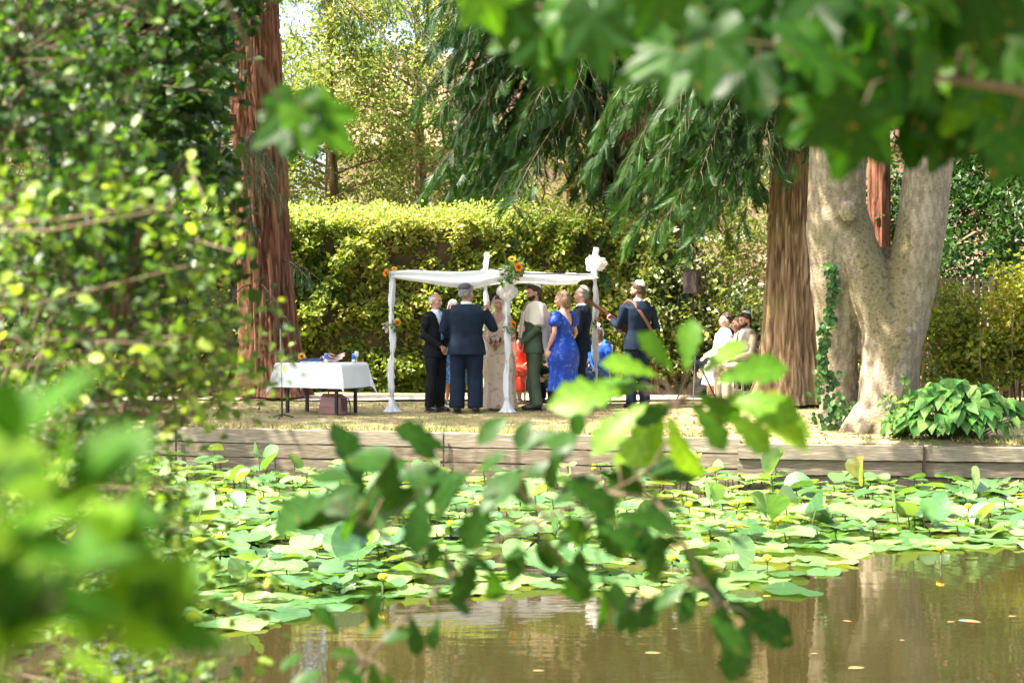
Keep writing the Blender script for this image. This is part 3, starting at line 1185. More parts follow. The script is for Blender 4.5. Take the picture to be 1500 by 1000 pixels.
def shrub(name, label, cat, px0, px1, D, top, mats, seed, n=9000, stems=14, size=.07, depth=.9, bare=.0, group=None, base=0.):
    r = np.random.default_rng(seed)
    x0, x1 = PX(px0, D), PX(px1, D)
    b = np.array([(x0 + x1) / 2, D, LAWN - .03])
    t = thing(name, label, cat, b, 0, group)
    tw, cs = [], []
    w = (x1 - x0) / 2
    for k in range(stems):
        sx = r.uniform(-w, w) * .8
        sy = r.uniform(-.3, .5) * depth
        hgt = top * r.uniform(.55, 1.0)
        lean = np.array([r.normal(0, .25) * w * .5, r.normal(0, .2)])
        q = np.linspace(0, 1, 7)
        path = np.c_[sx + lean[0] * q + .06 * np.sin(5 * q + k), sy + lean[1] * q, hgt * q]
        tw.append((path, np.linspace(.022, .006, 7), 5))
        for j in range(10):
            u = r.uniform(bare, 1)
            c = np.array([np.interp(u, q, path[:, z]) for z in range(3)])
            d = nrm(np.array([r.normal(), r.normal(), .5]))
            l = r.uniform(.2, .55)
            e = c + d * l
            tw.append((np.array([c, (c + e) / 2 + [0, 0, .03], e]), [.007, .005, .002], 3))
            cs += [e, (c + e) / 2]
    cs = np.array(cs)
    pos = leaf_cloud(n, cs, np.array([.13, .13, .10]), r)
    pos = pos[(pos[:, 2] > .05 + base) & (pos[:, 2] < top * 1.05)]
    n = len(pos)
    emit_twigs('stems', tw, M_deadtwig, t)
    v, f, a = scatter(*LEAF2, pos, rand_dirs(n, r) + [0, 0, -.3], rand_dirs(n, r) * .8 + [-.1, -.3, .9], size * (.6 + .8 * r.random(n)), np.clip(fbm(pos * 1.5, 2, seed) * .9 - .1 + r.normal(0, .2, n), 0, 1), np.full(n, 1.25))
    stuff(MB().add(v, f, 0, a).build('foliage', mats, t))
    return t


M_laurel = mat_leaf('laurel_leaf', [(.04, .07, .012), (.10, .14, .02), (.22, .22, .05), (.30, .25, .09)], .35, .3, spec=.6)
M_yellowshrub = mat_leaf('yellow_green_shrub_leaf', [(.08, .12, .015), (.18, .20, .02), (.32, .27, .03)], .5, .45)
M_brightleaf = mat_leaf('sun_toned_tree_leaf', [(.11, .17, .03), (.20, .25, .06), (.31, .34, .10), (.44, .42, .20)], .5, .45, (1.1, 1.1, .6))  # sunlit brightness of the background trees put into the leaf colour
M_greyleaf = mat_leaf('grey_green_leaf', [(.07, .13, .05), (.12, .19, .08), (.20, .25, .12)], .4, .5)
M_cream = mat_leaf('cream_blossom', [(.36, .30, .22), (.52, .43, .34), (.62, .52, .42)], .3, .6, (1, .95, .85))

shrub('laurel_shrub', 'glossy loose laurel shrub behind the guitarist', 'shrub', 930, 1010, 28.2, 3.1, M_laurel, 51, 9000, 14, .10)
shrub('laurel_shrub', 'thin stemmed glossy shrub behind the loudspeaker stand', 'shrub', 1000, 1075, 28.4, 2.6, M_laurel, 52, 5200, 13, .10)
shrub('laurel_shrub', 'glossy shrub beside the cedar trunk behind the seated guests', 'shrub', 1062, 1130, 27.9, 2.3, M_laurel, 53, 4200, 9, .10)
shrub('yellow_shrub', 'yellow-green leggy shrub before the dark paling fence', 'shrub', 1385, 1450, 25.0, 2.0, M_yellowshrub, 54, 6000, 14, .09, bare=.1)
shrub('yellow_shrub', 'dense yellow-green shrub hanging over the right end of the paling fence', 'shrub', 1440, 1560, 25.2, 2.3, M_yellowshrub, 55, 6500, 14, .09, bare=.2)
shrub('garden_shrub', 'leafy shrub filling the gap behind the forked tree', 'shrub', 1195, 1330, 28.5, 2.5, M_laurel, 56, 4500, 10, .09)
shrub('garden_shrub', 'tall leafy shrub growing left of the sequoia under its boughs', 'shrub', 150, 330, 27.2, 2.6, M_yellowshrub, 57, 8000, 18, .08)
shrub('garden_shrub', 'bushy green shrub at the far left end of the lawn', 'shrub', -60, 140, 24.5, 2.4, M_yellowshrub, 58, 8000, 18, .08)


def far_tree(name, label, px, D, H, rad, material, seed, n=17000, trunk_r=.2, low=1.2, size=.11, conic=False, group=None, bark=None):
    r = np.random.default_rng(seed)
    b = np.array([PX(px, D), D, LAWN - .05])
    t = thing(name, label, 'tree', b, 0, group)
    v, f, a = bark_trunk([(0, 0, 0), (.1, 0, H * .4), (0, .1, H * .95)], [trunk_r, trunk_r * .75, .03], 28, 40, .03, 12, seed)
    MB().add(v, f, 0, a).build('trunk', bark or M_cedarbark, t, True)
    tw, cs = [], []
    for k in range(60):
        h = low + (H - low) * (k + r.random()) / 60
        az = r.uniform(0, 6.28)
        u = (h - low) / (H - low)
        L = rad * ((1.05 - u) if conic else math.sin(math.pi * min(1, .18 + .8 * u)) ** .7) * r.uniform(.55, 1.1) + .2
        d = np.array([math.cos(az), math.sin(az), 0])
        q = np.linspace(0, 1, 6)
        path = np.array([0, 0, h])[None] + d[None] * (L * q)[:, None] + np.array([0, 0, 1.])[None] * ((.15 if conic else .5) * L * q - (.45 if conic else .25) * L * q * q)[:, None]
        tw.append((path, np.linspace(.012 + .01 * L, .004, 6), 4))
        for j in range(int(5 + 4 * L)):
            w = r.uniform(.25, 1)
            c = np.array([np.interp(w, q, path[:, z]) for z in range(3)])
            cs.append(c + r.normal(0, .14, 3) * (1 + .5 * L))
    cs = np.array(cs)
    pos = leaf_cloud(n, cs, np.array([.17, .17, .12]), r)
    n = len(pos)
    emit_twigs('limbs', tw, M_deadtwig, t)
    v, f, a = scatter(*LEAF2, pos, rand_dirs(n, r) + [0, 0, -.4], rand_dirs(n, r) * .8 + [0, -.2, .8], size * (.6 + .8 * r.random(n)), np.clip(fbm(pos * 1.3, 2, seed) * 1.0 - .15 + r.normal(0, .2, n), 0, 1))
    MB().add(v, f, 0, a).build('crown', material, t)
    return t


far_tree('garden_tree', 'light green airy tree behind the left part of the hedge', 480, 34, 8.6, 2.3, M_brightleaf, 61, 20000)
far_tree('garden_tree', 'pale yellow-green feathery tree with drooping twigs behind the hedge', 610, 36.5, 9.2, 2.6, M_brightleaf, 62, 24000)
far_tree('garden_tree', 'grey-green conical conifer behind the hedge below the weeping boughs', 700, 34.5, 5.6, 1.7, M_greyleaf, 63, 14000, conic=True, low=.8)
far_tree('garden_tree', 'sunlit tall broad tree far behind the weeping conifer', 830, 40, 9.5, 3.0, M_brightleaf, 64, 20000)
far_tree('garden_tree', 'bushy light green tree behind the loudspeaker', 1060, 36, 6.4, 2.0, M_brightleaf, 65, 13000, low=.8)
far_tree('dark_conifer', 'dark conifer with hanging twigs above the paling fence', 1465, 29.5, 9, 2.5, M_thuja, 66, 17000, conic=True, low=2.4, size=.13)
far_tree('dark_conifer', 'dark conifer in the gap right of the cedar trunk', 1335, 32, 9, 2.2, M_thuja, 67, 12000, conic=True, low=2.0, size=.13)
far_tree('garden_tree', 'broad green tree in the left background beyond the sequoia', 230, 33, 9, 3.2, M_brightleaf, 68, 17000, low=1.0)
far_tree('garden_tree', 'shady green tree at the left edge of the garden', 40, 31, 9, 2.8, M_greyleaf, 69, 14000, low=1.0)
far_tree('added_shade_tree', 'leafy tree added past the left edge of view to shade the ceremony', -20, 21.3, 12.5, 3.3, M_greyleaf, 72, 17000, .2, 4.6, .15)  # added for its shade on the guests, mostly outside the view
far_tree('garden_tree', 'tall green tree between sequoia and hedge end', 350, 38, 10, 2.4, M_greyleaf, 70, 12000, low=2.0)


def build_redtrunk():
    D = 30.5
    b = np.array([PX(1287, D), D, LAWN - .05])
    t = thing('slim_redwood', 'slim red-barked trunk seen between the limbs of the forked tree', 'tree', b)
    v, f, a = bark_trunk([(0, 0, 0), (0, 0, 4), (.05, 0, 14)], [.26, .2, .06], 70, 90, .03, 20, 14)
    MB().add(v, f, 0, a).build('trunk', M_redbark, t, True)
    sp, tw = [], []
    r = np.random.default_rng(3)
    for k in range(14):
        az = r.uniform(0, 6.28)
        droop_branch((0, 0, r.uniform(5.5, 13)), az, r.uniform(.8, 1.6), .2, .9, sp, tw, sp_size=.4, r=r, dens=.6)
    emit_twigs('boughs', tw, M_twig, t)
    emit_sprays('crown', sp, CRD, M_seq, t)


build_redtrunk()


def build_blossom():
    D = 22.5
    b = np.array([PX(45, D), D, LAWN - .05])
    t = thing('blossom_shrub', 'tall shrub with creamy dry flower plumes in the left background', 'shrub', b)
    r = np.random.default_rng(77)
    tw, pos = [], []
    for k in range(16):
        q = np.linspace(0, 1, 8)
        e = np.array([r.uniform(-.6, .75), r.uniform(-.5, .5), r.uniform(2.2, 4.9)])
        path = np.c_[e[0] * q ** 1.3, e[1] * q, e[2] * q]
        tw.append((path, np.linspace(.03, .008, 8), 5))
        for j in range(5):
            u = r.uniform(.55, 1)
            c = np.array([np.interp(u, q, path[:, z]) for z in range(3)])
            L = r.uniform(.3, .55)
            m = 90
            s = r.random(m)
            pos.append(c + np.c_[r.normal(0, .07, m) * (1.2 - s) + .2 * s * math.sin(k + j), r.normal(0, .07, m), (s - .4) * L * 1.4])
    pos = np.concatenate(pos)
    n = len(pos)
    emit_twigs('stems', tw, M_twig, t)
    v, f, a = scatter(*LEAF2, pos, rand_dirs(n, r), rand_dirs(n, r), .035 + .03 * r.random(n), None, np.full(n, 1.3))
    stuff(MB().add(v, f, 0, a).build('flower_plumes', M_cream, t))
    n = 5000
    p2 = pos[r.integers(0, len(pos), n)] + r.normal(0, .22, (n, 3)) - [0, 0, .45]
    v, f, a = scatter(*LEAF2, p2, rand_dirs(n, r), rand_dirs(n, r) + [0, 0, .6], .06 + .04 * r.random(n))
    stuff(MB().add(v, f, 0, a).build('foliage', M_yellowshrub, t))


build_blossom()


# ---- fence of dark palings on the right
def build_fence():
    D = 26.9
    m1 = mat('dark_brown_paling', (.045, .03, .02), (.09, .06, .035), .9, 4, (6, 6, 1), .004)
    t = thing('paling_fence', 'dark brown paling fence behind the yellow-green shrubs', 'fence', (PX(1470, D), D, LAWN - .02))
    pm = MB().box((0, 0, 1.0), (.085, .022, 2.0)).mesh('paling', m1)
    for k in range(30):
        o = link('paling', pm, t)
        o.location = (-1.5 + k * .098, rng.normal(0, .006), rng.normal(0, .015))
        o.rotation_euler = (0, rng.normal(0, .008), rng.normal(0, .04))
    for z in (.45, 1.62):
        MB().box((-.05, .045, z), (3.1, .06, .09)).build('rail', m1, t)


build_fence()


# ---- brick house behind the garden
def build_house():
    mb_ = mat('pale_pink_brick', (.55, .36, .27), (.62, .44, .35), .9, 40, (1, 1, 4), .004, c3=(.48, .29, .21))
    mr = mat('brown_roof_tile', (.20, .11, .08), (.28, .16, .11), .9, 30, (1, 1, 5), .01)
    mw = mat('white_window_paint', (.8, .8, .78), (.75, .75, .73), .5)
    mg = mat('window_glass', (.05, .06, .07), (.08, .09, .1), .08, spec=.8)
    D = 47.
    t = thing('brick_house', 'pale brick house with white windows glimpsed through the trees', 'house', (6, D, LAWN - .05))
    W, Hh, dp = 22., 6.2, 8.
    MB().box((0, dp / 2, Hh / 2), (W, dp, Hh)).build('wall', mb_, t)
    v = np.array([[-W / 2 - .4, -.5, Hh - .1], [W / 2 + .4, -.5, Hh - .1], [W / 2 + .4, dp + .5, Hh - .1], [-W / 2 - .4, dp + .5, Hh - .1], [-W / 2 - .4, dp / 2, Hh + 3.2], [W / 2 + .4, dp / 2, Hh + 3.2]])
    rf = MB().add(v, [(0, 1, 5, 4), (2, 3, 4, 5), (0, 4, 3), (1, 2, 5), (0, 3, 2, 1)]).build('roof', mr, t)
    MB().box((4, dp / 2 + .3, Hh + 3.2), (.9, .7, 2.2)).build('chimney', mb_, rf)
    for i in range(7):
        for z in (1.5, 4.3):
            x = -9 + i * 3
            f = MB()
            for dx in (-.62, 0, .62):
                f.box((x + dx, -.03, z), (.08, .1, 1.5))
            for dz in (-.75, .75):
                f.box((x, -.032, z + dz), (1.32, .1, .08))
            o = f.build('window', mw, t)
            MB().box((x, -.008, z), (1.2, .03, 1.45)).build('pane', mg, o)
            MB().box((x, -.07, z - .84), (1.45, .16, .07)).build('sill', mw, o)


build_house()


# ------------------------------------------------------------------ people
M_skin = mat('skin', (.50, .28, .20), (.44, .23, .16), .55, 20, spec=.35)
M_skin2 = mat('tanned_skin', (.46, .25, .17), (.38, .19, .13), .55, 20, spec=.35)
M_white = mat('white_shirt_cloth', (.78, .79, .80), (.70, .71, .73), .8, 6, bump=.003, bscale=14)
M_blacksuit = mat('black_suit_wool', (.007, .008, .010), (.012, .013, .016), .85, 8, bump=.004, bscale=12, spec=.12)
M_navy = mat('navy_suit_wool', (.006, .012, .025), (.009, .018, .035), .8, 8, bump=.005, bscale=10, spec=.15)
M_navy2 = mat('dark_navy_suit_wool', (.004, .008, .016), (.007, .012, .023), .8, 8, bump=.005, bscale=10, spec=.15)
M_green = mat('sage_green_suit', (.085, .12, .07), (.065, .095, .055), .8, 8, bump=.004, bscale=12)
M_beige = mat('beige_linen', (.42, .35, .25), (.36, .30, .21), .85, 8, bump=.004, bscale=12)
M_cream2 = mat('cream_shawl_wool', (.72, .66, .55), (.64, .57, .46), .9, 7, bump=.006, bscale=12, transl=.15)
M_gown = mat('blush_floral_gown', (.68, .54, .40), (.66, .52, .38), .8, 13, c3=(.44, .26, .19), lo=.46, hi=.68, detail=3, bump=.003)
M_red = mat_spots('red_floral_dress', (.62, .05, .025), (.70, .16, .05), 11, .5)
M_royal = mat('royal_blue_lace', (.006, .035, .27), (.008, .042, .30), .5, 16, bump=.006, bscale=50, c3=(.07, .18, .48), lo=.40, hi=.70, detail=6)
M_bluelace = mat_spots('blue_patterned_dress', (.03, .09, .20), (.16, .28, .42), 26, .45)
M_bluejkt = mat('bright_blue_jacket', (.012, .07, .45), (.02, .10, .55), .7, 10)
M_shoe = mat('black_shoe_leather', (.010, .010, .011), (.018, .017, .016), .35, 10, spec=.5)
M_nudeshoe = mat('nude_shoe', (.48, .30, .22), (.42, .26, .18), .45)
M_hairbrown = mat('dark_brown_hair', (.028, .016, .010), (.05, .028, .016), .55, 30, (3, 3, .6), .004, 40)
M_hairblond = mat('light_brown_hair', (.20, .125, .07), (.11, .065, .036), .5, 24, (4, 4, .5), .006, 40)
M_hairgrey = mat('grey_hair', (.20, .20, .20), (.10, .10, .10), .6, 30, (3, 3, .6), .004, 40)
M_hairwhite = mat('white_hair', (.62, .61, .58), (.5, .5, .48), .6, 30, (3, 3, .6), .004, 40)
M_kip = mat('white_skullcap', (.72, .70, .65), (.62, .60, .55), .8, 30, bump=.002)
M_kipdark = mat('pale_grey_skullcap', (.36, .42, .40), (.28, .34, .32), .8, 30)
M_tie = mat('blue_silk_tie', (.10, .27, .55), (.16, .36, .64), .35, 14)
M_eye = mat('eye', (.03, .02, .015), (.04, .03, .02), .2)
M_lip = mat('lips', (.38, .12, .10), (.33, .10, .08), .5)
M_leather = mat('brown_leather_strap', (.14, .055, .03), (.19, .08, .04), .5, 12)


def mat_veil(name='sheer_veil', op=.40):
    m, nt, out = new_mat(name)
    d = N(nt, 'ShaderNodeBsdfDiffuse')
    d.inputs[0].default_value = (.85, .82, .78, 1)
    t = N(nt, 'ShaderNodeBsdfTranslucent')
    t.inputs[0].default_value = (.85, .82, .78, 1)
    tr = N(nt, 'ShaderNodeBsdfTransparent')
    a, b = N(nt, 'ShaderNodeMixShader'), N(nt, 'ShaderNodeMixShader')
    a.inputs[0].default_value = .4
    nt.links.new(d.outputs[0], a.inputs[1])
    nt.links.new(t.outputs[0], a.inputs[2])
    b.inputs[0].default_value = op
    nt.links.new(tr.outputs[0], b.inputs[1])
    nt.links.new(a.outputs[0], b.inputs[2])
    nt.links.new(b.outputs[0], out.inputs[0])
    return m


M_veil = mat_veil()
M_sheer = mat_veil('sheer_white_tulle', .62)


def rotz(v, a, c=(0, 0, 0)):
    v = np.asarray(v, float) - c
    ca, sa = math.cos(a), math.sin(a)
    return np.stack([v[..., 0] * ca - v[..., 1] * sa, v[..., 0] * sa + v[..., 1] * ca, v[..., 2]], -1) + c


def rotx(v, a, c=(0, 0, 0)):
    v = np.asarray(v, float) - c
    ca, sa = math.cos(a), math.sin(a)
    return np.stack([v[..., 0], v[..., 1] * ca - v[..., 2] * sa, v[..., 1] * sa + v[..., 2] * ca], -1) + c


def hand_parts(wrist, d, palm_n, curl=.5, sgn=1, point=False):
    """palm, four fingers, thumb. d = direction of the fingers, palm_n = palm normal (curl direction)"""
    wrist, d, pn = np.asarray(wrist, float), nrm(d), nrm(palm_n)
    pn = nrm(pn - d * (pn @ d))
    s = np.cross(d, pn) * sgn            # towards the thumb
    pk = wrist + d * .085
    parts = [loft([wrist - d * .02, wrist + d * .02, wrist + d * .06, pk + d * .006], [(.024, .018), (.032, .018), (.041, .017), (.036, .013)], 10, True, side=s)]
    for k, (o, L) in enumerate(((.029, .068), (.010, .076), (-.010, .07), (-.028, .055))):
        c = curl if not (point and k == 0) else 0
        b = pk + s * o - d * .012
        p = [b]
        a = 0
        for seg in (.45, .32, .25):
            a += c * .95
            p.append(p[-1] + (d * math.cos(a) + pn * math.sin(a)) * L * seg * 1.15)
        parts.append(loft(p, [.0105, .010, .0092, .0075], 8))
    tb = wrist + d * .025 + s * .028
    p = [tb, tb + nrm(d * .6 + s * .7 + pn * .3) * .035, tb + nrm(d * .8 + s * .45 + pn * .5) * .066, tb + nrm(d * .95 + s * .2 + pn * .6) * .088]
    parts.append(loft(p, [.014, .013, .011, .008], 8))
    return parts


HEADC = np.array([0, 0, 1.53])


class Person:
    def __init__(s, label, px, foot_y=None, D=None, yaw=0., H=1.75, pose='stand', arms=None, head=(0, 0), skin=None, voxel=.011, leg_yaw=None, zoff=0., female=False, seat=.46):
        D = D or 1.5 * FPX / (foot_y - 450)
        s.k = H / 1.75
        s.root = thing('person', label, 'person', (PX(px, D), D, LAWN + .012 + zoff), yaw)
        s.root.scale = (s.k,) * 3
        s.pose, s.head, s.fem = pose, head, female
        s.dz = -(.92 - seat - .04) if pose == 'sit' else 0
        s.vox = voxel
        sh = .165 if female else .19
        s.arms = []
        for sg in (1, -1):
            a = (arms or {}).get('L' if sg > 0 else 'R', {})
            e = np.array(a.get('elbow', (sg * .25, .04, 1.14)), float)
            w = np.array(a.get('wrist', (sg * .245, -.06, .90)), float)
            s.arms.append(dict(sg=sg, sh=np.array([sg * sh, .0, 1.41]), el=e, wr=w, d=np.array(a.get('d', (0, -.1, -1)), float), pn=np.array(a.get('pn', (-sg, 0, 0)), float), curl=a.get('curl', .45), point=a.get('point', False), sgn=a.get('sgn', sg)))
        s.legs = []
        for sg in (1, -1):
            if pose == 'sit':
                hz = .92 + s.dz
                s.legs.append([np.array([sg * .095, 0, hz]), np.array([sg * .11, -.43, hz + .01]), np.array([sg * .11, -.40, .09])])
            else:
                s.legs.append([np.array([sg * .092, 0, .92]), np.array([sg * .105, -.02, .49]), np.array([sg * .11, .025, .085])])
        s.skin = skin or M_skin
        s.body()

    def up(s, p):
        p = np.array(p, float)
        p[..., 2] += s.dz
        return p

    def hd(s, v):
        """head space -> local"""
        v = rotx(v, s.head[1], HEADC)
        v = rotz(v, s.head[0], HEADC)
        return s.up(v)

    def part(s, name, v, f, m, smooth=True, parent=None):
        return link(name, mesh_np(name, v, f, m, smooth=smooth), parent or s.root)

    def torso(s, g=0., z0=.86, z1=1.50, wide=0.):
        rings = [(.80, .165, .115), (.88, .165, .118), (.98, .155, .108), (1.08, .142, .10), (1.2, .155, .11), (1.30, .168, .115), (1.38, .172, .105), (1.44, .13, .085), (1.49, .066, .062)]
        if s.fem:
            rings = [(.80, .165, .115), (.88, .168, .12), (.98, .148, .105), (1.08, .122, .092), (1.2, .138, .108), (1.28, .148, .125), (1.36, .150, .10), (1.43, .115, .078), (1.49, .055, .055)]
        rings = [q for q in rings if z0 <= q[0] <= z1]
        pts = s.up([(0, .01 if q[0] > 1.2 else .0, q[0]) for q in rings])
        return loft(pts, [(q[1] + g + wide, q[2] + g) for q in rings], 20, True, side=(1, 0, 0))

    def body(s):
        parts = [s.torso(-.008, .8)]
        neck = s.up([(0, .012, 1.44), (0, .0, 1.5)])
        hn = s.hd(np.array([[0, .008, 1.55], [0, .0, 1.60]]))
        parts.append(loft(np.r_[neck, hn], [.062, .054, .052, .05] if not s.fem else [.052, .044, .043, .042], 12))

        def hb(c, r_):
            v, f = ball(c, r_, 14)
            return s.hd(v), f
        parts += [hb((0, .012, 1.655), (.074, .094, .096)), hb((0, -.028, 1.59), (.056, .064, .062)), hb((0, -.072, 1.555), (.022, .02, .018)), hb((0, -.084, 1.585), (.024, .012, .012)), hb((0, -.078, 1.668), (.048, .014, .01)), hb((.045, -.058, 1.61), (.022, .022, .022)), hb((-.045, -.058, 1.61), (.022, .022, .022))]
        for sg in (1, -1):
            parts.append(hb((sg * .077, .012, 1.628), (.011, .021, .031)))
        nv, nf = loft([(0, -.078, 1.655), (0, -.098, 1.63), (0, -.109, 1.612), (0, -.09, 1.602)], [.009, .012, .015, .012], 8)
        parts.append((s.hd(nv), nf))
        for a in s.arms:
            p = s.up([a['sh'], (a['sh'] + a['el']) / 2, a['el'], a['el'] * .6 + a['wr'] * .4, a['wr']])
            th = .85 if s.fem else 1
            parts.append(loft(p, np.array([.054, .046, .038, .039, .026]) * th, 12))
            parts += hand_parts(s.up(a['wr']), a['d'], a['pn'], a['curl'], a['sgn'], a['point'])
        for h, k, an in s.legs:
            parts.append(loft([h, h * .5 + k * .5, k, k * .6 + an * .4, an], [.085, .075, .055, .052, .036], 12))
            parts.append(loft([an + [0, .035, -.045], an + [0, -.05, -.048], an + [0, -.15, -.058]], [.034, .036, .026], 10))
        v, f, n = fuse(parts, s.vox, 3)
        s.part('body', v, f, s.skin)
        e = MB()
        for sg in (1, -1):
            v, f = ball((sg * .031, -.073, 1.642), (.012, .008, .006), 8)
            MB().add(s.hd(v), f).build('eye', M_eye, s.root)
        v, f = ball((0, -.094, 1.581), (.022, .006, .006), 8)
        MB().add(s.hd(v), f).build('mouth', M_lip, s.root)

    def wrinkle(s, v, n, amp=.008, fr=9):
        w = fbm(v * [fr * .9, fr * .9, fr * .45] + 7, 2, 5) - .5
        return v + n * (w * amp * 2)[:, None]

    def trousers(s, m, flare=0.):
        parts = []
        for h, k, an in s.legs:
            end = an + np.array([0, 0, -.03])
            parts.append(loft([h + [0, 0, .06], h * .55 + k * .45, k, k * .5 + end * .5, end], [.108, .098, .078 + flare, .076 + flare, .078 + flare], 16))
        c = s.up([(0, .005, .84), (0, 0, .92), (0, 0, 1.04)])
        parts.append(loft(c, [(.15, .11), (.168, .125), (.152, .11)], 18, True, side=(1, 0, 0)))
        v, f, n = fuse(parts, .014, 4)
        s.part('trousers', s.wrinkle(v, n, .010, 8), f, m)

    def shoes(s, m):
        for h, k, an in s.legs:
            mb = MB()
            v, f = loft([an + [0, .06, -.045], an + [0, .03, -.038], an + [0, -.06, -.045], an + [0, -.14, -.058], an + [0, -.19, -.066]], [(.030, .036), (.040, .044), (.042, .040), (.044, .028), (.028, .018)], 14, True, side=(1, 0, 0))
            mb.add(v, f)
            mb.box(an + [0, -.06, -.086], (.085, .25, .014))
            mb.build('shoe', m, s.root, True)

    def jacket(s, m, open_=None, hem=.80, shirt=None, tie=None, g=.03, sleeve=True, collar=True):
        t = s.torso(g, .88)
        z = s.up([(0, .0, hem), (0, 0, .92), (0, 0, 1.02)])
        parts = [t, loft(z, [(.182 + g, .128 + g), (.172 + g, .122 + g), (.15 + g, .108 + g)], 20, True, side=(1, 0, 0))]
        parts.append(loft(s.up([(.0, .008, 1.43), (-.17, .005, 1.415)]), [.07, .066], 12))
        parts.append(loft(s.up([(.0, .008, 1.43), (.17, .005, 1.415)]), [.07, .066], 12))
        for a in s.arms:
            e = a['wr'] * .96 + a['el'] * .04
            parts.append(loft(s.up([a['sh'], a['sh'] * .5 + a['el'] * .5, a['el'], a['el'] * .5 + e * .5, e]), [.078, .067, .06, .055, .049], 14))
        v, f, n = fuse(parts, .013, 4)
        v = s.wrinkle(v, n, .010, 9)
        if open_:
            ztop, zbot, hw = open_
            zt, zb = ztop + s.dz, zbot + s.dz

            def keep(c):
                fr = (c[:, 1] < -.03) & (c[:, 2] > zb) & (np.abs(c[:, 0]) < hw * (c[:, 2] - zb) / (zt - zb))
                low = (c[:, 1] < -.05) & (c[:, 2] <= zb) & (np.abs(c[:, 0]) < .06 * (zb - c[:, 2])) & (c[:, 2] < hem + s.dz + .2)
                top = (c[:, 2] > 1.462 + s.dz) & (np.hypot(c[:, 0], c[:, 1]) < .1)
                return ~(fr | low | top)
            v, f = cutfaces(v, f, keep)
        s.part('jacket', v, f, m)
        if shirt:
            sv, sf, n = fuse([s.torso(.016, .9, 1.49), loft(s.up([(0, .01, 1.44), (0, .004, 1.515)]), [.072, .062], 16)], .012, 3)
            s.part('shirt', sv, sf, shirt)
        if tie:
            mb = MB()
            p = s.up([(0, -.068, 1.485), (0, -.118, 1.40), (0, -.15, 1.30), (0, -.147, 1.18), (0, -.142, 1.06)])
            mb.tube(p, [(.018, .012), (.022, .008), (.032, .008), (.036, .008), (.03, .007)], 8, side=(1, 0, 0))
            mb.build('tie', tie, s.root, True)

    def skirt(s, m, z0=1.05, z1=.45, r0=.15, r1=.26, pleat=.02, n=14, name='dress', top=True, sleeves=None, ry=.8, back=None):
        """gown: bodice over the torso and a pleated skirt"""
        A = np.arange(72) / 72 * 2 * math.pi
        rows = 22
        v, f = [], []
        for i in range(rows):
            u = i / (rows - 1)
            z = z0 + (z1 - z0) * u
            r = r0 + (r1 - r0) * (u ** .8) + .06 * math.sin(math.pi * min(1, u * 1.6)) * (1 if r1 > .2 else .5)
            rr = r + pleat * u * np.sin(n * A + .9 * np.sin(3 * A)) + pleat * .5 * u * np.sin(5 * A + 1)
            v.append(np.c_[np.cos(A) * rr, np.sin(A) * rr * ry, np.full(72, z)])
        v = s.up(np.concatenate(v))
        i = np.arange(rows - 1)[:, None] * 72
        j = np.arange(72)[None]
        j2 = (j + 1) % 72
        f = np.stack([i + j, i + j2, i + 72 + j2, i + 72 + j], -1).reshape(-1, 4)
        o = s.part('skirt', v, f, m)
        if top:
            parts = [s.torso(.012, .98, 1.44)]
            for a in s.arms:
                if sleeves == 'puff':
                    c = a['sh'] * .62 + a['el'] * .38
                    parts += [ball(s.up(a['sh'] + [0, 0, -.01]), (.085, .085, .07), 14), ball(s.up(c), (.094, .094, .095), 14)]
                elif sleeves == 'long':
                    e = a['wr'] * .96 + a['el'] * .04
                    parts.append(loft(s.up([a['sh'], a['el'], e]), [.068, .053, .044], 14))
                elif sleeves == 'strap':
                    parts.append(ball(s.up(a['sh'] * .8), (.03, .06, .05), 10))
            bv, bf, bn = fuse(parts, .011, 3)

            def keep(c):
                cz = c[:, 2] - s.dz
                ok = np.ones(len(c), bool)
                if back:
                    ok &= ~((c[:, 1] > .04) & (np.abs(c[:, 0]) < back * (cz - 1.20) / .2) & (cz > 1.2))
                ok &= ~((c[:, 1] < -.02) & (np.abs(c[:, 0]) < .1 * (cz - 1.30) / .1) & (cz > 1.3))
                ok &= ~((cz > 1.40) & (np.abs(c[:, 0]) < .095))
                return ok
            bv = s.wrinkle(bv, bn, .006, 10)
            bv, bf = cutfaces(bv, bf, keep)
            s.part('bodice', bv, bf, m)

    def hair(s, m, style='short', bald=0.):
        parts = [ball((0, .022, 1.668), (.083, .098, .096), 16)]
        if style == 'short':
            parts.append(ball((0, .05, 1.62), (.078, .066, .07), 14))
            parts.append(ball((0, -.045, 1.735), (.055, .045, .03), 12))
        elif style == 'bob':
            parts += [ball((0, .045, 1.60), (.094, .075, .12), 16), ball((.07, .0, 1.59), (.03, .055, .10), 12), ball((-.07, .0, 1.59), (.03, .055, .10), 12)]
        elif style == 'up':
            parts += [ball((0, .085, 1.66), (.06, .05, .06), 12)]
        elif style == 'long':
            parts += [ball((0, .06, 1.55), (.088, .06, .17), 16), ball((.07, .015, 1.57), (.025, .05, .12), 12), ball((-.07, .015, 1.57), (.025, .05, .12), 12)]
        elif style == 'curly':
            r = np.random.default_rng(2)
            for k in range(26):
                d = nrm(r.normal(size=3))
                d[2] = abs(d[2])
                parts.append(ball(np.array([0, .025, 1.67]) + d * [.075, .085, .085], .026, 8))
        v, f, n = fuse(parts, .008, 2)
        v = v + n * ((fbm(v * [90, 90, 30], 2, 3) - .5) * .012)[:, None]

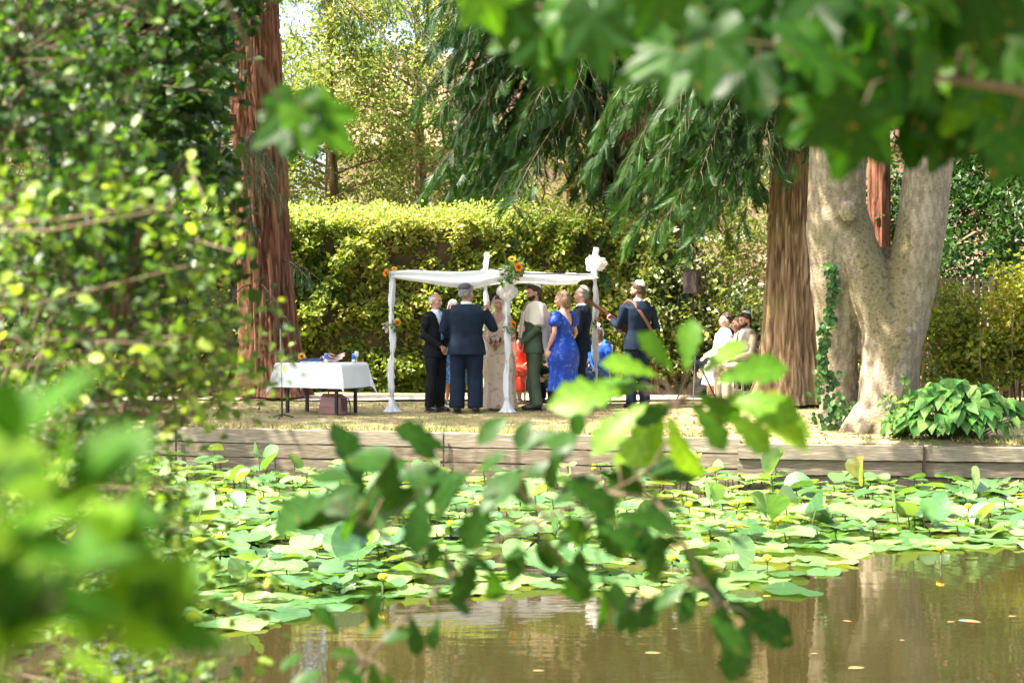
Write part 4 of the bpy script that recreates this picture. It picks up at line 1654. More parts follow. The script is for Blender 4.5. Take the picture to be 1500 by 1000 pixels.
        def keep(c):
            # hairline: forehead and face free
            front = np.interp(c[:, 1], [-.09, -.05, 0, .03], [1.705, 1.70, 1.645, 1.3])
            ok = c[:, 2] > front
            if style == 'short':
                ok &= c[:, 2] > np.interp(c[:, 1], [-.05, .02, .1], [1.62, 1.60, 1.565])
            if bald:
                ok &= ~((c[:, 2] > bald) & (c[:, 1] < .09))
            if style in ('bob', 'long'):
                ok &= ~((np.abs(c[:, 0]) < .058) & (c[:, 1] < -.0) & (c[:, 2] < 1.70))
            return ok
        v, f = cutfaces(v, f, keep)
        s.part('hair', s.hd(v), f, m)

    def beard(s, m):
        v, f, n = fuse([ball((0, -.03, 1.583), (.062, .07, .062), 14), ball((0, -.075, 1.55), (.03, .025, .025), 10)], .008, 2)
        v, f = cutfaces(v, f, lambda c: (c[:, 2] < np.interp(c[:, 1], [-.1, -.06, 0], [1.578, 1.59, 1.625])) & (c[:, 1] < .012))
        s.part('beard', s.hd(v), f, m)

    def kippah(s, m):
        v, f = ball((0, 0, 0), (.078, .078, .05), 18)
        f = [q for q in f if np.mean([v[i][2] for i in q]) > .002]
        v = rotx(v, R(-32)) + np.array([0, .05, 1.722])
        s.part('skullcap', s.hd(v), f, m)


def L_arm(e, w, d, pn=(0, 0, -1), curl=.5, **kw):
    return dict(elbow=e, wrist=w, d=d, pn=pn, curl=curl, **kw)


def mirror(a):
    b = dict(a)
    for k in ('elbow', 'wrist', 'd', 'pn'):
        b[k] = (-a[k][0], a[k][1], a[k][2])
    return b


CLASP_L = L_arm((.27, .0, 1.13), (.085, -.20, .93), (-.85, -.25, -.45), (-.2, .8, -.4), .6)
CLASP = dict(L=CLASP_L, R=mirror(L_arm((.27, .0, 1.13), (.08, -.19, .96), (-.85, -.28, -.45), (-.2, .8, -.4), .6)))


def build_people():
    # old man in a black suit at the left post
    p = Person('bald white-haired old man in black suit and blue tie, hands clasped', 638, 602.5, yaw=R(48), H=1.69, arms=CLASP, head=(R(12), R(6)))
    p.trousers(M_blacksuit)
    p.jacket(M_blacksuit, (1.47, 1.06, .10), shirt=M_white, tie=M_tie)
    p.shoes(M_shoe)
    p.hair(M_hairwhite, 'short', bald=1.69)
    # man with his back to the pond
    p = Person('grey-haired man in navy suit seen from behind, one finger raised', 683, 604.5, yaw=R(176), H=1.80, arms=dict(R=L_arm((-.31, -.08, 1.15), (-.22, -.22, 1.39), (.10, -.15, 1), (.2, -.6, 0), 1.1, point=True), L=CLASP_L), head=(R(-28), R(4)), skin=M_skin2)
    p.root.scale.x *= 1.2
    p.root.scale.y *= 1.12
    p.trousers(M_navy, .012)
    p.jacket(M_navy, None, .79, shirt=None, g=.042)
    v, f = loft(p.up([(0, .012, 1.475), (0, .006, 1.52)]), [.068, .064], 18, False)
    p.part('shirt_collar', v, f, M_white)
    p.shoes(M_shoe)
    p.hair(M_hairgrey, 'short')
    p.kippah(mat('dark_skullcap', (.03, .03, .035), (.05, .05, .055), .8))
    # bride
    p = Person('bride in blush floral gown under a sheer veil holding a bouquet', 731, 600.5, yaw=R(-12), H=1.66, arms=dict(L=L_arm((.235, .0, 1.12), (.075, -.19, 1.02), (-.8, -.5, .1), (-.3, .7, -.3), .8), R=mirror(L_arm((.235, .0, 1.12), (.065, -.20, 1.0), (-.8, -.5, .1), (-.3, .7, -.3), .8))), head=(R(4), R(8)), female=True)
    p.skirt(M_gown, 1.08, .03, .135, .27, .022, 11, sleeves='strap', ry=.85)
    p.hair(M_hairbrown, 'up')
    A = np.linspace(R(-62), R(242), 44)
    rows = []
    for i, (z, r_, off) in enumerate(((1.765, .01, .02), (1.75, .06, .02), (1.71, .10, .015), (1.62, .118, .01), (1.5, .15, .02), (1.35, .215, .03), (1.15, .245, .05), (.95, .255, .06), (.8, .27, .07))):
        rr = r_ * (1 + .05 * (i > 3) * np.sin(9 * A + i * .4))
        rows.append(np.c_[np.cos(A) * rr, np.sin(A) * rr * .9 + off, np.full(len(A), z)])
    k = len(A)
    i = np.arange(len(rows) - 1)[:, None] * k
    j = np.arange(k - 1)[None]
    f = np.stack([i + j, i + j + 1, i + k + j + 1, i + k + j], -1).reshape(-1, 4)
    p.part('veil', np.concatenate(rows), f, M_veil)
    rv = rotz(np.array([0, -.27, 1.04]) * p.k, R(-12))
    bq = thing('bouquet', 'small bouquet of pink roses held by the bride', 'bouquet', Vector(p.root.location) + Vector(rv))
    r = np.random.default_rng(4)
    mp = mat('pink_rose_petals', (.66, .36, .38), (.72, .50, .48), .7, 20)
    mpw = mat('blush_rose_petals', (.72, .60, .55), (.68, .52, .48), .7, 20)
    for q in range(15):
        d = nrm(r.normal(size=3) + [0, -.6, .7])
        c = d * [.075, .06, .07] + [0, -.01, .04]
        mb = MB()
        mb.ball(c, .020, 8)
        for w in range(5):
            a = w * 1.256 + q
            o = nrm(np.cross(d, [math.cos(a), math.sin(a), .3]))
            mb.ball(c + o * .016, (.018, .018, .014), 6)
        mb.build('rose', mp if q % 3 else mpw, bq, True)
    lv = MB()
    n = 24
    d = nrm(r.normal(size=(n, 3)) + [0, -.3, .2])
    v, f, a = scatter(*OVATE, d * .05 + [0, 0, .02], d, rand_dirs(n), .06, r.random(n))
    lv.add(v, f, 0, a).build('leaves', M_ivy, bq)
    MB().tube([(0, .01, .03), (0, .02, -.12)], [.016, .022], 8).build('stems', mat('stem_wrap', (.3, .2, .14), (.25, .17, .1), .8), bq)
    # groom
    p = Person('bearded groom in sage green suit and cream prayer shawl, hands clasped', 783, 600.5, yaw=R(-82), H=1.82, arms=CLASP, head=(R(6), R(8)))
    p.trousers(M_green)
    p.jacket(M_green, (1.47, 1.1, .09), .79, shirt=M_white)
    p.shoes(M_shoe)
    p.hair(M_hairbrown, 'short')
    p.beard(M_hairbrown)
    p.kippah(M_kip)
    parts = [p.torso(.075, 1.08, 1.49, .03)]
    for a in p.arms:
        parts.append(loft(p.up([a['sh'] * [.3, 1, 1], a['sh'], a['el'] * .55 + a['sh'] * .45, a['el'] * 1.02]), [.115, .125, .125, .112], 14))
    for sx in (-.18, .18):
        parts.append(loft(p.up([(0, .01, 1.425), (sx, .005, 1.415)]), [.105, .11], 12))
    parts.append(loft(p.up([(0, .01, 1.44), (0, .01, 1.15)]), [(.20, .17), (.22, .19)], 18, True, side=(1, 0, 0)))
    v, f, nn = fuse(parts, .012, 5)
    v = p.wrinkle(v, nn, .012, 7)
    v, f = cutfaces(v, f, lambda c: ~((c[:, 1] < -.05) & (np.abs(c[:, 0]) < .09)) & ~((c[:, 2] > 1.46) & (np.hypot(c[:, 0], c[:, 1]) < .1)) & (c[:, 2] > 1.14 - .1 * np.sin(c[:, 1] * 9)))
    sh = p.part('prayer_shawl', v, f, M_cream2)
    # hanging panel of the shawl down the back
    U, V = np.meshgrid(np.linspace(R(14), R(166), 30), np.linspace(0, 1, 26))
    zb = np.interp(U, [R(14), R(30), R(70), R(110), R(150), R(166)], [.98, .66, .60, .64, .70, .98])
    rw = 1 + .045 * np.sin(U * 11 + 1.2 * V) * V + .06 * V
    X = np.cos(U) * .265 * rw
    Y = np.sin(U) * .195 * rw + .02
    Z = 1.36 + V * (zb - 1.36)
    vv = np.stack([X, Y, Z], -1).reshape(-1, 3)
    v2 = vv + [0, .008, 0]
    i = np.arange(25)[:, None] * 30
    j = np.arange(29)[None]
    f = np.stack([i + j, i + j + 1, i + 31 + j, i + 30 + j], -1).reshape(-1, 4)
    p.part('shawl_tail', np.concatenate([vv, v2]), np.concatenate([f, f[:, ::-1] + len(vv)]), M_cream2, True, sh)
    for sx in (-.09, .09):
        mb = MB()
        mb.box((sx, -.185, 1.19), (.07, .016, .38), tilt=Matrix.Rotation(R(-8), 4, 'X'))
        mb.build('shawl_front', M_cream2, sh)
    # woman in blue lace dress
    p = Person('woman in royal blue lace dress with puff sleeves and light brown bob', 825, 603, yaw=R(-128), H=1.72, arms=dict(L=L_arm((.25, .03, 1.14), (.24, -.08, .90), (0, -.12, -1), (-1, 0, 0), .35), R=L_arm((-.25, .03, 1.14), (-.22, -.1, .91), (0, -.12, -1), (1, 0, 0), .35)), head=(R(24), R(10)), female=True)
    p.root.scale.x *= 1.08
    p.root.scale.y *= 1.08
    p.skirt(M_royal, 1.10, .30, .145, .25, .014, 9, sleeves='puff', back=.1)
    p.hair(M_hairblond, 'bob')
    p.shoes(M_nudeshoe)
    # man behind her
    p = Person('balding man in dark navy suit and skullcap standing behind the woman in blue', 851, D=24.5, yaw=R(-100), H=1.79, arms=CLASP, head=(R(8), 0))
    p.trousers(M_navy2)
    p.jacket(M_navy2, (1.47, 1.1, .09), shirt=M_white)
    p.shoes(M_shoe)
    p.hair(M_hairgrey, 'short', bald=1.70)
    p.kippah(M_kip)
    # guitarist
    p = Person('bearded guitarist in navy suit and white skullcap with brown strap across his back', 934, 597.5, yaw=R(-158), H=1.86, arms=dict(R=L_arm((-.30, -.02, 1.14), (-.16, -.26, 1.08), (.85, -.3, -.3), (0, .8, -.4), .6), L=L_arm((.27, -.06, 1.13), (.25, -.30, 1.20), (.5, -.4, .5), (-.4, .5, .2), 1.0)), head=(R(36), R(4)))
    p.trousers(M_navy)
    p.jacket(M_navy, None, .80)
    p.shoes(M_shoe)
    p.hair(M_hairbrown, 'short')
    p.beard(M_hairbrown)
    p.kippah(M_kip)
    v, f = loft(p.up([(0, .012, 1.475), (0, .006, 1.52)]), [.066, .062], 18, False)
    p.part('shirt_collar', v, f, M_white)
    gpos, gyaw, gk = p.root.location.copy(), R(-158), p.k
    build_guitar(gpos, gyaw, gk)
    # seated woman in red
    p = Person('seated woman in red floral dress behind the groom', 765, D=25.7, yaw=R(-22), H=1.66, pose='sit', arms=dict(L=L_arm((.22, -.02, 1.14), (.10, -.24, 1.02), (-.7, -.6, -.2), (0, 0, -1), .5), R=L_arm((-.24, -.02, 1.13), (-.10, -.26, 1.02), (.7, -.6, -.2), (0, 0, -1), .5)), head=(0, R(5)), female=True, voxel=.0125)
    seated_dress(p, M_red)
    p.hair(M_hairbrown, 'long')
    p.shoes(M_nudeshoe)
    # seated woman in bright blue
    p = Person('seated white-haired woman in bright blue jacket behind the right post', 876, D=25.4, yaw=R(-35), H=1.62, pose='sit', arms=dict(L=L_arm((.26, -.02, 1.13), (.12, -.24, 1.03), (-.7, -.6, 0), (0, 0, -1), .5), R=L_arm((-.26, -.02, 1.13), (-.06, -.26, 1.10), (.5, -.6, .3), (0, 0, -1), .7)), head=(0, R(14)), female=True, voxel=.0125)
    seated_dress(p, M_bluelace)
    p.jacket(M_bluejkt, (1.47, 1.0, .12), .86)
    p.hair(M_hairwhite, 'bob')
    p.shoes(M_shoe)
    # person mostly hidden behind the two men
    p = Person('woman in blue patterned dress hidden behind the man with raised finger', 664, D=25.2, yaw=R(20), H=1.60, female=True, voxel=.0125)
    p.skirt(M_bluelace, 1.08, .35, .14, .24, .012, 9, sleeves='long')
    p.hair(M_hairwhite, 'bob')
    p.shoes(M_shoe)
    # seated man whose leg shows beside the groom
    p = Person('seated man in dark suit hidden behind the woman in blue lace', 824, D=26.0, yaw=R(-40), H=1.72, pose='sit', voxel=.0125, arms=dict(L=L_arm((.24, -.02, 1.14), (.12, -.26, 1.02), (-.5, -.7, -.2), (0, 0, -1), .5), R=mirror(L_arm((.24, -.02, 1.14), (.12, -.26, 1.02), (-.5, -.7, -.2), (0, 0, -1), .5))))
    p.trousers(M_navy2)
    p.jacket(M_navy2, (1.47, 1.1, .09), .86, shirt=M_white)
    p.shoes(M_shoe)
    p.hair(M_hairgrey, 'short')
    # three seated guests by the cedar
    lap = dict(L=L_arm((.26, -.06, 1.13), (.08, -.28, 1.05), (-.8, -.5, -.2), (0, 0, -1), .5), R=mirror(L_arm((.26, -.06, 1.13), (.06, -.30, 1.04), (-.8, -.5, -.2), (0, 0, -1), .5)))
    for args in ((1061, 26.8, -78, 'seated dark-haired man in white shirt near the loudspeaker stand', M_white, 'curly', M_hairbrown, 1.78, (R(4), R(-10))), (1079, 26.2, -82, 'seated woman in white top between the two seated men', M_white, 'long', M_hairblond, 1.70, (0, R(-4))), (1093, 25.5, -66, 'seated man in beige jacket and skullcap beside the cedar trunk', M_beige, 'short', M_hairbrown, 1.80, (R(-2), R(12)))):
        px, D, yaw, lab, m, hs, hm, H, hd_ = args
        p = Person(lab, px, D=D, yaw=R(yaw), H=H, pose='sit', arms=lap, head=hd_, voxel=.0125, female='woman' in lab, seat=.50)
        if 'woman' in lab:
            seated_dress(p, M_white)
        else:
            p.trousers(M_navy2 if m is M_white else M_beige)
            p.jacket(m, (1.47, 1.1, .08), .86, shirt=M_white, g=.03 if m is M_beige else .02)
            p.shoes(M_shoe)
        p.hair(hm, hs)
        if m is M_beige:
            p.kippah(M_kipdark)
            p.beard(M_hairbrown)


def seated_dress(p, m):
    """dress of a seated woman: bodice plus cloth over thighs falling to mid calf"""
    parts = [p.torso(.016, .80, 1.44)]
    for h, k, an in p.legs:
        parts.append(loft([h, (h + k) / 2 + [0, 0, .0], k + [0, -.01, 0]], [.125, .12, .10], 14))
    h0, k0 = (p.legs[0][0] + p.legs[1][0]) / 2, (p.legs[0][1] + p.legs[1][1]) / 2
    parts.append(loft([h0, k0], [(.17, .10), (.16, .09)], 16, True, side=(1, 0, 0)))
    parts.append(loft([k0 + [0, .0, .03], k0 + [0, -.02, -.16], k0 + [0, -.03, -.30]], [(.20, .09), (.215, .11), (.235, .14)], 20, True, side=(1, 0, 0)))
    v, f, n = fuse(parts, .012, 4)
    v = p.wrinkle(v, n, .022, 8)
    v, f = cutfaces(v, f, lambda c: ~((c[:, 2] - p.dz > 1.40) & (np.abs(c[:, 0]) < .1)))
    p.part('dress', v, f, m)


M_guitarwood = mat('dark_red_guitar_wood', (.11, .035, .02), (.16, .055, .03), .3, 5, (1, 1, 8), spec=.5)
M_guitartop = mat('spruce_guitar_top', (.45, .26, .10), (.38, .2, .07), .3, 5, (8, 1, 1), spec=.5)


def build_guitar(loc, yaw, k):
    def w(v):
        v = np.array(v, float) * k
        return rotz(v, yaw)
    g = thing('guitar', 'acoustic guitar with dark neck held across the guitarist in navy', 'guitar', loc)
    # body in front of the belly, neck to his left and up
    c = np.array([-.06, -.31, 1.08])
    d = nrm(np.array([.80, -.05, .52]))
    nrm_ = np.array([0, -1., 0])
    s = np.cross(nrm_, d)
    out = []
    for t in np.linspace(0, 2 * math.pi, 40, endpoint=False):
        x = math.cos(t)
        wd = (.19 if x < 0 else .145) - .05 * math.exp(-((x - .15) / .28) ** 2)
        out.append((x * .24, math.sin(t) * wd))
    mb = MB()
    v = [c + d * a + s * b + nrm_ * e for e in (-.05, .05) for a, b in out]
    n = len(out)
    f = [(i, (i + 1) % n, n + (i + 1) % n, n + i) for i in range(n)]
    mb.add(w(v), f)
    mb.add(w(v[:n]), [tuple(range(n))])
    mb.build('body', M_guitarwood, g)
    MB().add(w([p + nrm_ * .001 for p in v[n:]]), [tuple(range(n))]).build('soundboard', M_guitartop, g)
    q0, q1 = c + d * .22 + nrm_ * .05, c + d * .68 + nrm_ * .05
    MB().tube(w([q0, q1]), [(.030 * k, .014 * k), (.024 * k, .013 * k)], 8, side=w([s])[0]).build('neck', M_guitarwood, g)
    hd = MB().tube(w([q1, q1 + d * .02, q1 + d * .16]), [(.024 * k, .012), (.036 * k, .011), (.04 * k, .010)], 6, side=w([s])[0]).build('headstock', M_guitarwood, g)
    for e in (-1, 1):
        for j in range(3):
            b = q1 + d * (.05 + .04 * j) + s * .045 * e
            MB().ball(w([b])[0], .011, 6).build('tuning_peg', M_iron, hd)
    # strap over the left shoulder and down the back
    st = [c + d * .24 + [0, .06, .02], (.19, -.17, 1.36), (.135, -.03, 1.495), (.10, .1, 1.46), (.03, .158, 1.33), (-.07, .168, 1.18), (-.165, .13, 1.06), (-.235, .0, 1.0), (-.24, -.2, .99), c - d * .235]
    MB().tube(w(st), [(.004, .028)] * len(st), 8, side=w([(0, 1, .2)])[0]).build('strap', M_leather, g, True)


build_people()


# ------------------------------------------------------------------ chuppah
M_tulle = mat('white_canopy_cloth', (.80, .81, .83), (.72, .74, .77), .85, 5, bump=.006, bscale=9, transl=.3)
M_metal = mat('grey_metal_rod', (.35, .35, .36), (.28, .28, .29), .4, 10, metal=.6)
M_yellow = mat('sunflower_petals', (.80, .42, .015), (.72, .30, .01), .6, 12, transl=.2)
M_orange = mat('orange_petals', (.78, .24, .01), (.70, .17, .01), .6, 12, transl=.2)
M_brown = mat('flower_disc', (.07, .035, .012), (.11, .05, .02), .9, 40)
M_greenery = mat_leaf('greenery_leaf', [(.04, .10, .02), (.07, .15, .03), (.14, .22, .07)], .35, .45)


def flower(mb_parent, c, d, r, m, seed=0):
    """daisy-like bloom: ring of petals and a disc"""
    d = nrm(d)
    u = nrm(np.cross(d, [.3, .2, 1.]))
    w = np.cross(d, u)
    n = 14
    pos = np.repeat(np.asarray(c)[None], n, 0)
    a = np.arange(n) / n * 6.283 + seed
    fw = u[None] * np.cos(a)[:, None] + w[None] * np.sin(a)[:, None] + d[None] * .25
    v, f, va = scatter(*OVATE, pos, fw, np.repeat(d[None], n, 0), np.full(n, r), None, np.full(n, .8))
    o = MB().add(v, f, 0, va).build('sunflower', m, mb_parent)
    rot = Vector(d).to_track_quat('Z', 'Y').to_matrix()
    MB().ball(np.asarray(c) + d * r * .1, (r * .36, r * .36, r * .16), 10, rot=rot).build('disc', M_brown, o, True)


def greens(parent, c, rad, n, seed, size=.07, m=None):
    r = np.random.default_rng(seed)
    d = nrm(r.normal(size=(n, 3)))
    pos = np.asarray(c) + d * rad * r.random((n, 1)) ** .6
    v, f, a = scatter(*OVATE, pos, d + r.normal(0, .4, (n, 3)), rand_dirs(n, r), size * (.6 + .7 * r.random(n)), r.random(n), np.full(n, .8))
    stuff(MB().add(v, f, 0, a).build('greenery', m or M_greenery, parent))


def wrapped_post(parent, b, H, seed, bow=None, base=True):
    r = np.random.default_rng(seed)
    MB().tube([b, b + [0, 0, H]], .017, 10).build('post', M_metal, parent)
    # spiralling cloth, bulging and pinched by ties
    nz, na = 90, 18
    z = np.linspace(.06, H - .01, nz)
    a = np.arange(na) / na * 6.283
    Z, A = np.meshgrid(z, a, indexing='ij')
    tie = np.minimum(1, np.abs(((Z + .1 * seed) % .62) - .31) / .10)
    tie = 1 - tie
    rad = .040 + .014 * np.sin(A + Z * 7 + seed) + .010 * np.sin(3 * A - Z * 4) + .005 * np.sin(5 * A + Z * 31) + .010 * (fbm(np.c_[A.ravel(), Z.ravel() * 6, 0 * A.ravel() + seed], 2, 3).reshape(A.shape) - .5)
    rad = rad * (1 - .45 * tie)
    v = np.stack([b[0] + np.cos(A) * rad, b[1] + np.sin(A) * rad, b[2] + Z], -1).reshape(-1, 3)
    i = np.arange(nz - 1)[:, None] * na
    j = np.arange(na)[None]
    j2 = (j + 1) % na
    f = np.stack([i + j, i + j2, i + na + j2, i + na + j], -1).reshape(-1, 4)
    link('post_wrap', mesh_np('post_wrap', v, f, M_tulle, smooth=True), parent)
    if base:
        k = 40
        a = np.arange(k) / k * 6.283
        rows = []
        for u in np.linspace(0, 1, 8):
            rr = (.045 + .075 * u ** 1.6) * (1 + .22 * u * np.sin(7 * a + seed) + .06 * np.sin(3 * a))
            rows.append(np.c_[b[0] + np.cos(a) * rr, b[1] + np.sin(a) * rr, np.full(k, b[2] + .17 * (1 - u) ** 1.3 + .005)])
        i = np.arange(7)[:, None] * k
        j = np.arange(k)[None]
        j2 = (j + 1) % k
        f = np.stack([i + j, i + k + j, i + k + j2, i + j2], -1).reshape(-1, 4)
        link('base_cover', mesh_np('base_cover', np.concatenate(rows), f, M_tulle, smooth=True), parent)
    if bow:
        for zb in bow:
            mb = MB()
            for q in range(4):
                an = q * 1.6 + seed
                o = np.array([math.cos(an) * .07, math.sin(an) * .05, .02 * math.sin(q * 2)])
                mb.ball(b + np.array([0, 0, zb]) + o, (.085, .06, .13 - .015 * q), 20, rot=Matrix.Rotation(.5 * math.sin(q), 3, 'Y'))
            v, fl, _, _ = mb.arrays()
            v = v + nrm(v - (b + [0, 0, zb])) * ((fbm(v * 26, 3, 4) - .5) * .11)[:, None]
            link('cloth_bow', mesh_np('cloth_bow', v, fl, M_sheer, smooth=True), parent)


def build_chuppah():
    FL = np.array([PX(574, 23.5), 23.5])
    FR = np.array([PX(743, 23.4), 23.4])
    BR = np.array([PX(872, 25.0), 25.0])
    BL = np.array([PX(712, 25.1), 25.1])
    org = np.array([*(FL + FR + BR + BL) / 4, LAWN])
    t = thing('wedding_canopy', 'white draped wedding canopy on four cloth-wrapped posts with sunflowers', 'canopy', org)
    cs = [np.r_[c, LAWN] - org for c in (FL, FR, BR, BL)]
    Hs = [2.03, 2.10, 2.42, 2.34]
    bows = [None, [1.72], [2.16], [1.95]]
    for k in range(4):
        wrapped_post(t, cs[k], Hs[k], k + 1, bows[k])
    zt = 1.99
    tops = [c + [0, 0, zt] for c in cs]
    for a, b in ((0, 1), (1, 2), (2, 3), (3, 0)):
        MB().tube([tops[a], tops[b]], .014, 8).build('top_rod', M_metal, t)
    # cloth roof: bilinear patch with sag
    U, V = np.meshgrid(np.linspace(0, 1, 40), np.linspace(0, 1, 40))
    p = (tops[0][None, None] * ((1 - U) * (1 - V))[..., None] + tops[1][None, None] * (U * (1 - V))[..., None] + tops[2][None, None] * (U * V)[..., None] + tops[3][None, None] * ((1 - U) * V)[..., None])
    p[..., 2] += .02 - .17 * 16 * U * (1 - U) * V * (1 - V) + .012 * np.sin(U * 20 + V * 5)
    i = np.arange(39)[:, None] * 40
    j = np.arange(39)[None]
    f = np.stack([i + j, i + j + 1, i + 41 + j, i + 40 + j], -1).reshape(-1, 4)
    link('roof_cloth', mesh_np('roof_cloth', p.reshape(-1, 3), f, M_tulle, smooth=True), t)

    def valance(name, a, b, top, drop, n=60, rows=14, fold=.02, inset=.0):
        """swag hanging between two posts: deepest in the middle right"""
        d = b - a
        s = nrm(np.array([d[1], -d[0], 0]))
        U, V = np.meshgrid(np.linspace(inset, 1 - inset, n), np.linspace(0, 1, rows))
        dr = np.interp(U, *drop)
        q = a[None, None] + d[None, None] * U[..., None]
        q[..., 2] = top + .012 * np.sin(U * 9) - V * dr
        bul = .03 + fold * np.sin(V * 9 + 2.5 * U) + .045 * np.sin(math.pi * V)
        q = q + s[None, None] * bul[..., None]
        i = np.arange(rows - 1)[:, None] * n
        j = np.arange(n - 1)[None]
        f = np.stack([i + j, i + j + 1, i + n + j + 1, i + n + j], -1).reshape(-1, 4)
        link(name, mesh_np(name, q.reshape(-1, 3), f, M_tulle, smooth=True), t)
    valance('front_swag', cs[0], cs[1], 2.02, ([0, .15, .5, .75, 1], [.10, .15, .22, .26, .13]))
    valance('side_swag', cs[1], cs[2], 1.96, ([0, .1, .75, .82, 1], [.16, .13, .12, .06, .03]), fold=.006)
    valance('rear_swag', cs[3], cs[2], 2.0, ([0, .5, 1], [.08, .12, .08]))
    # knot where the swag meets the front right post
    mb = MB()
    mb.ball(cs[1] + [-.05, -.05, 1.98], (.12, .06, .07), 22)
    mb.ball(cs[1] + [.02, -.06, 1.80], (.09, .05, .11), 22)
    v, fl, _, _ = mb.arrays()
    v = v + rand_dirs(len(v)) * 0 + nrm(v - (cs[1] + [0, 0, 1.9])) * ((fbm(v * 24, 3, 9) - .5) * .12)[:, None]
    link('swag_knot', mesh_np('swag_knot', v, fl, M_sheer, smooth=True), t)
    # flowers
    c = cs[1] + [.09, -.10, 2.05]
    greens(t, c + [0, 0, -.02], .15, 110, 3, .085)
    flower(t, c + [.07, -.10, .02], (.5, -1, .1), .075, M_orange)
    flower(t, c + [-.02, -.06, .13], (0, -.7, .8), .065, M_yellow)
    flower(t, c + [.10, -.05, -.09], (.4, -.8, -.3), .05, M_orange)
    greens(t, c + [-.12, -.02, -.16], .08, 40, 4, .07)
    greens(t, cs[0] + [-.02, -.05, 2.02], .07, 30, 5, .06)
    flower(t, cs[0] + [-.07, -.07, 1.99], (-.7, -1, .1), .065, M_orange)
    flower(t, cs[0] + [.04, -.05, 2.05], (.1, -.7, .7), .045, M_yellow)
    for c0, h in ((cs[0], 1.22), (cs[1], 1.20), (cs[2], 1.25)):
        greens(t, c0 + [.05, -.05, h], .07, 34, int(h * 100), .06)
        flower(t, c0 + [.08, -.05, h + .06], (.5, -1, .2), .055, M_orange)
        greens(t, c0 + [-.07, -.02, h], .05, 26, int(h * 90), .05, M_cream)


build_chuppah()


# ------------------------------------------------------------------ table and things on it
M_cloth = mat('white_tablecloth', (.80, .80, .81), (.74, .75, .77), .85, 4, bump=.004, bscale=7, transl=.12)
M_blackleg = mat('black_table_leg', (.015, .015, .016), (.025, .025, .027), .5)


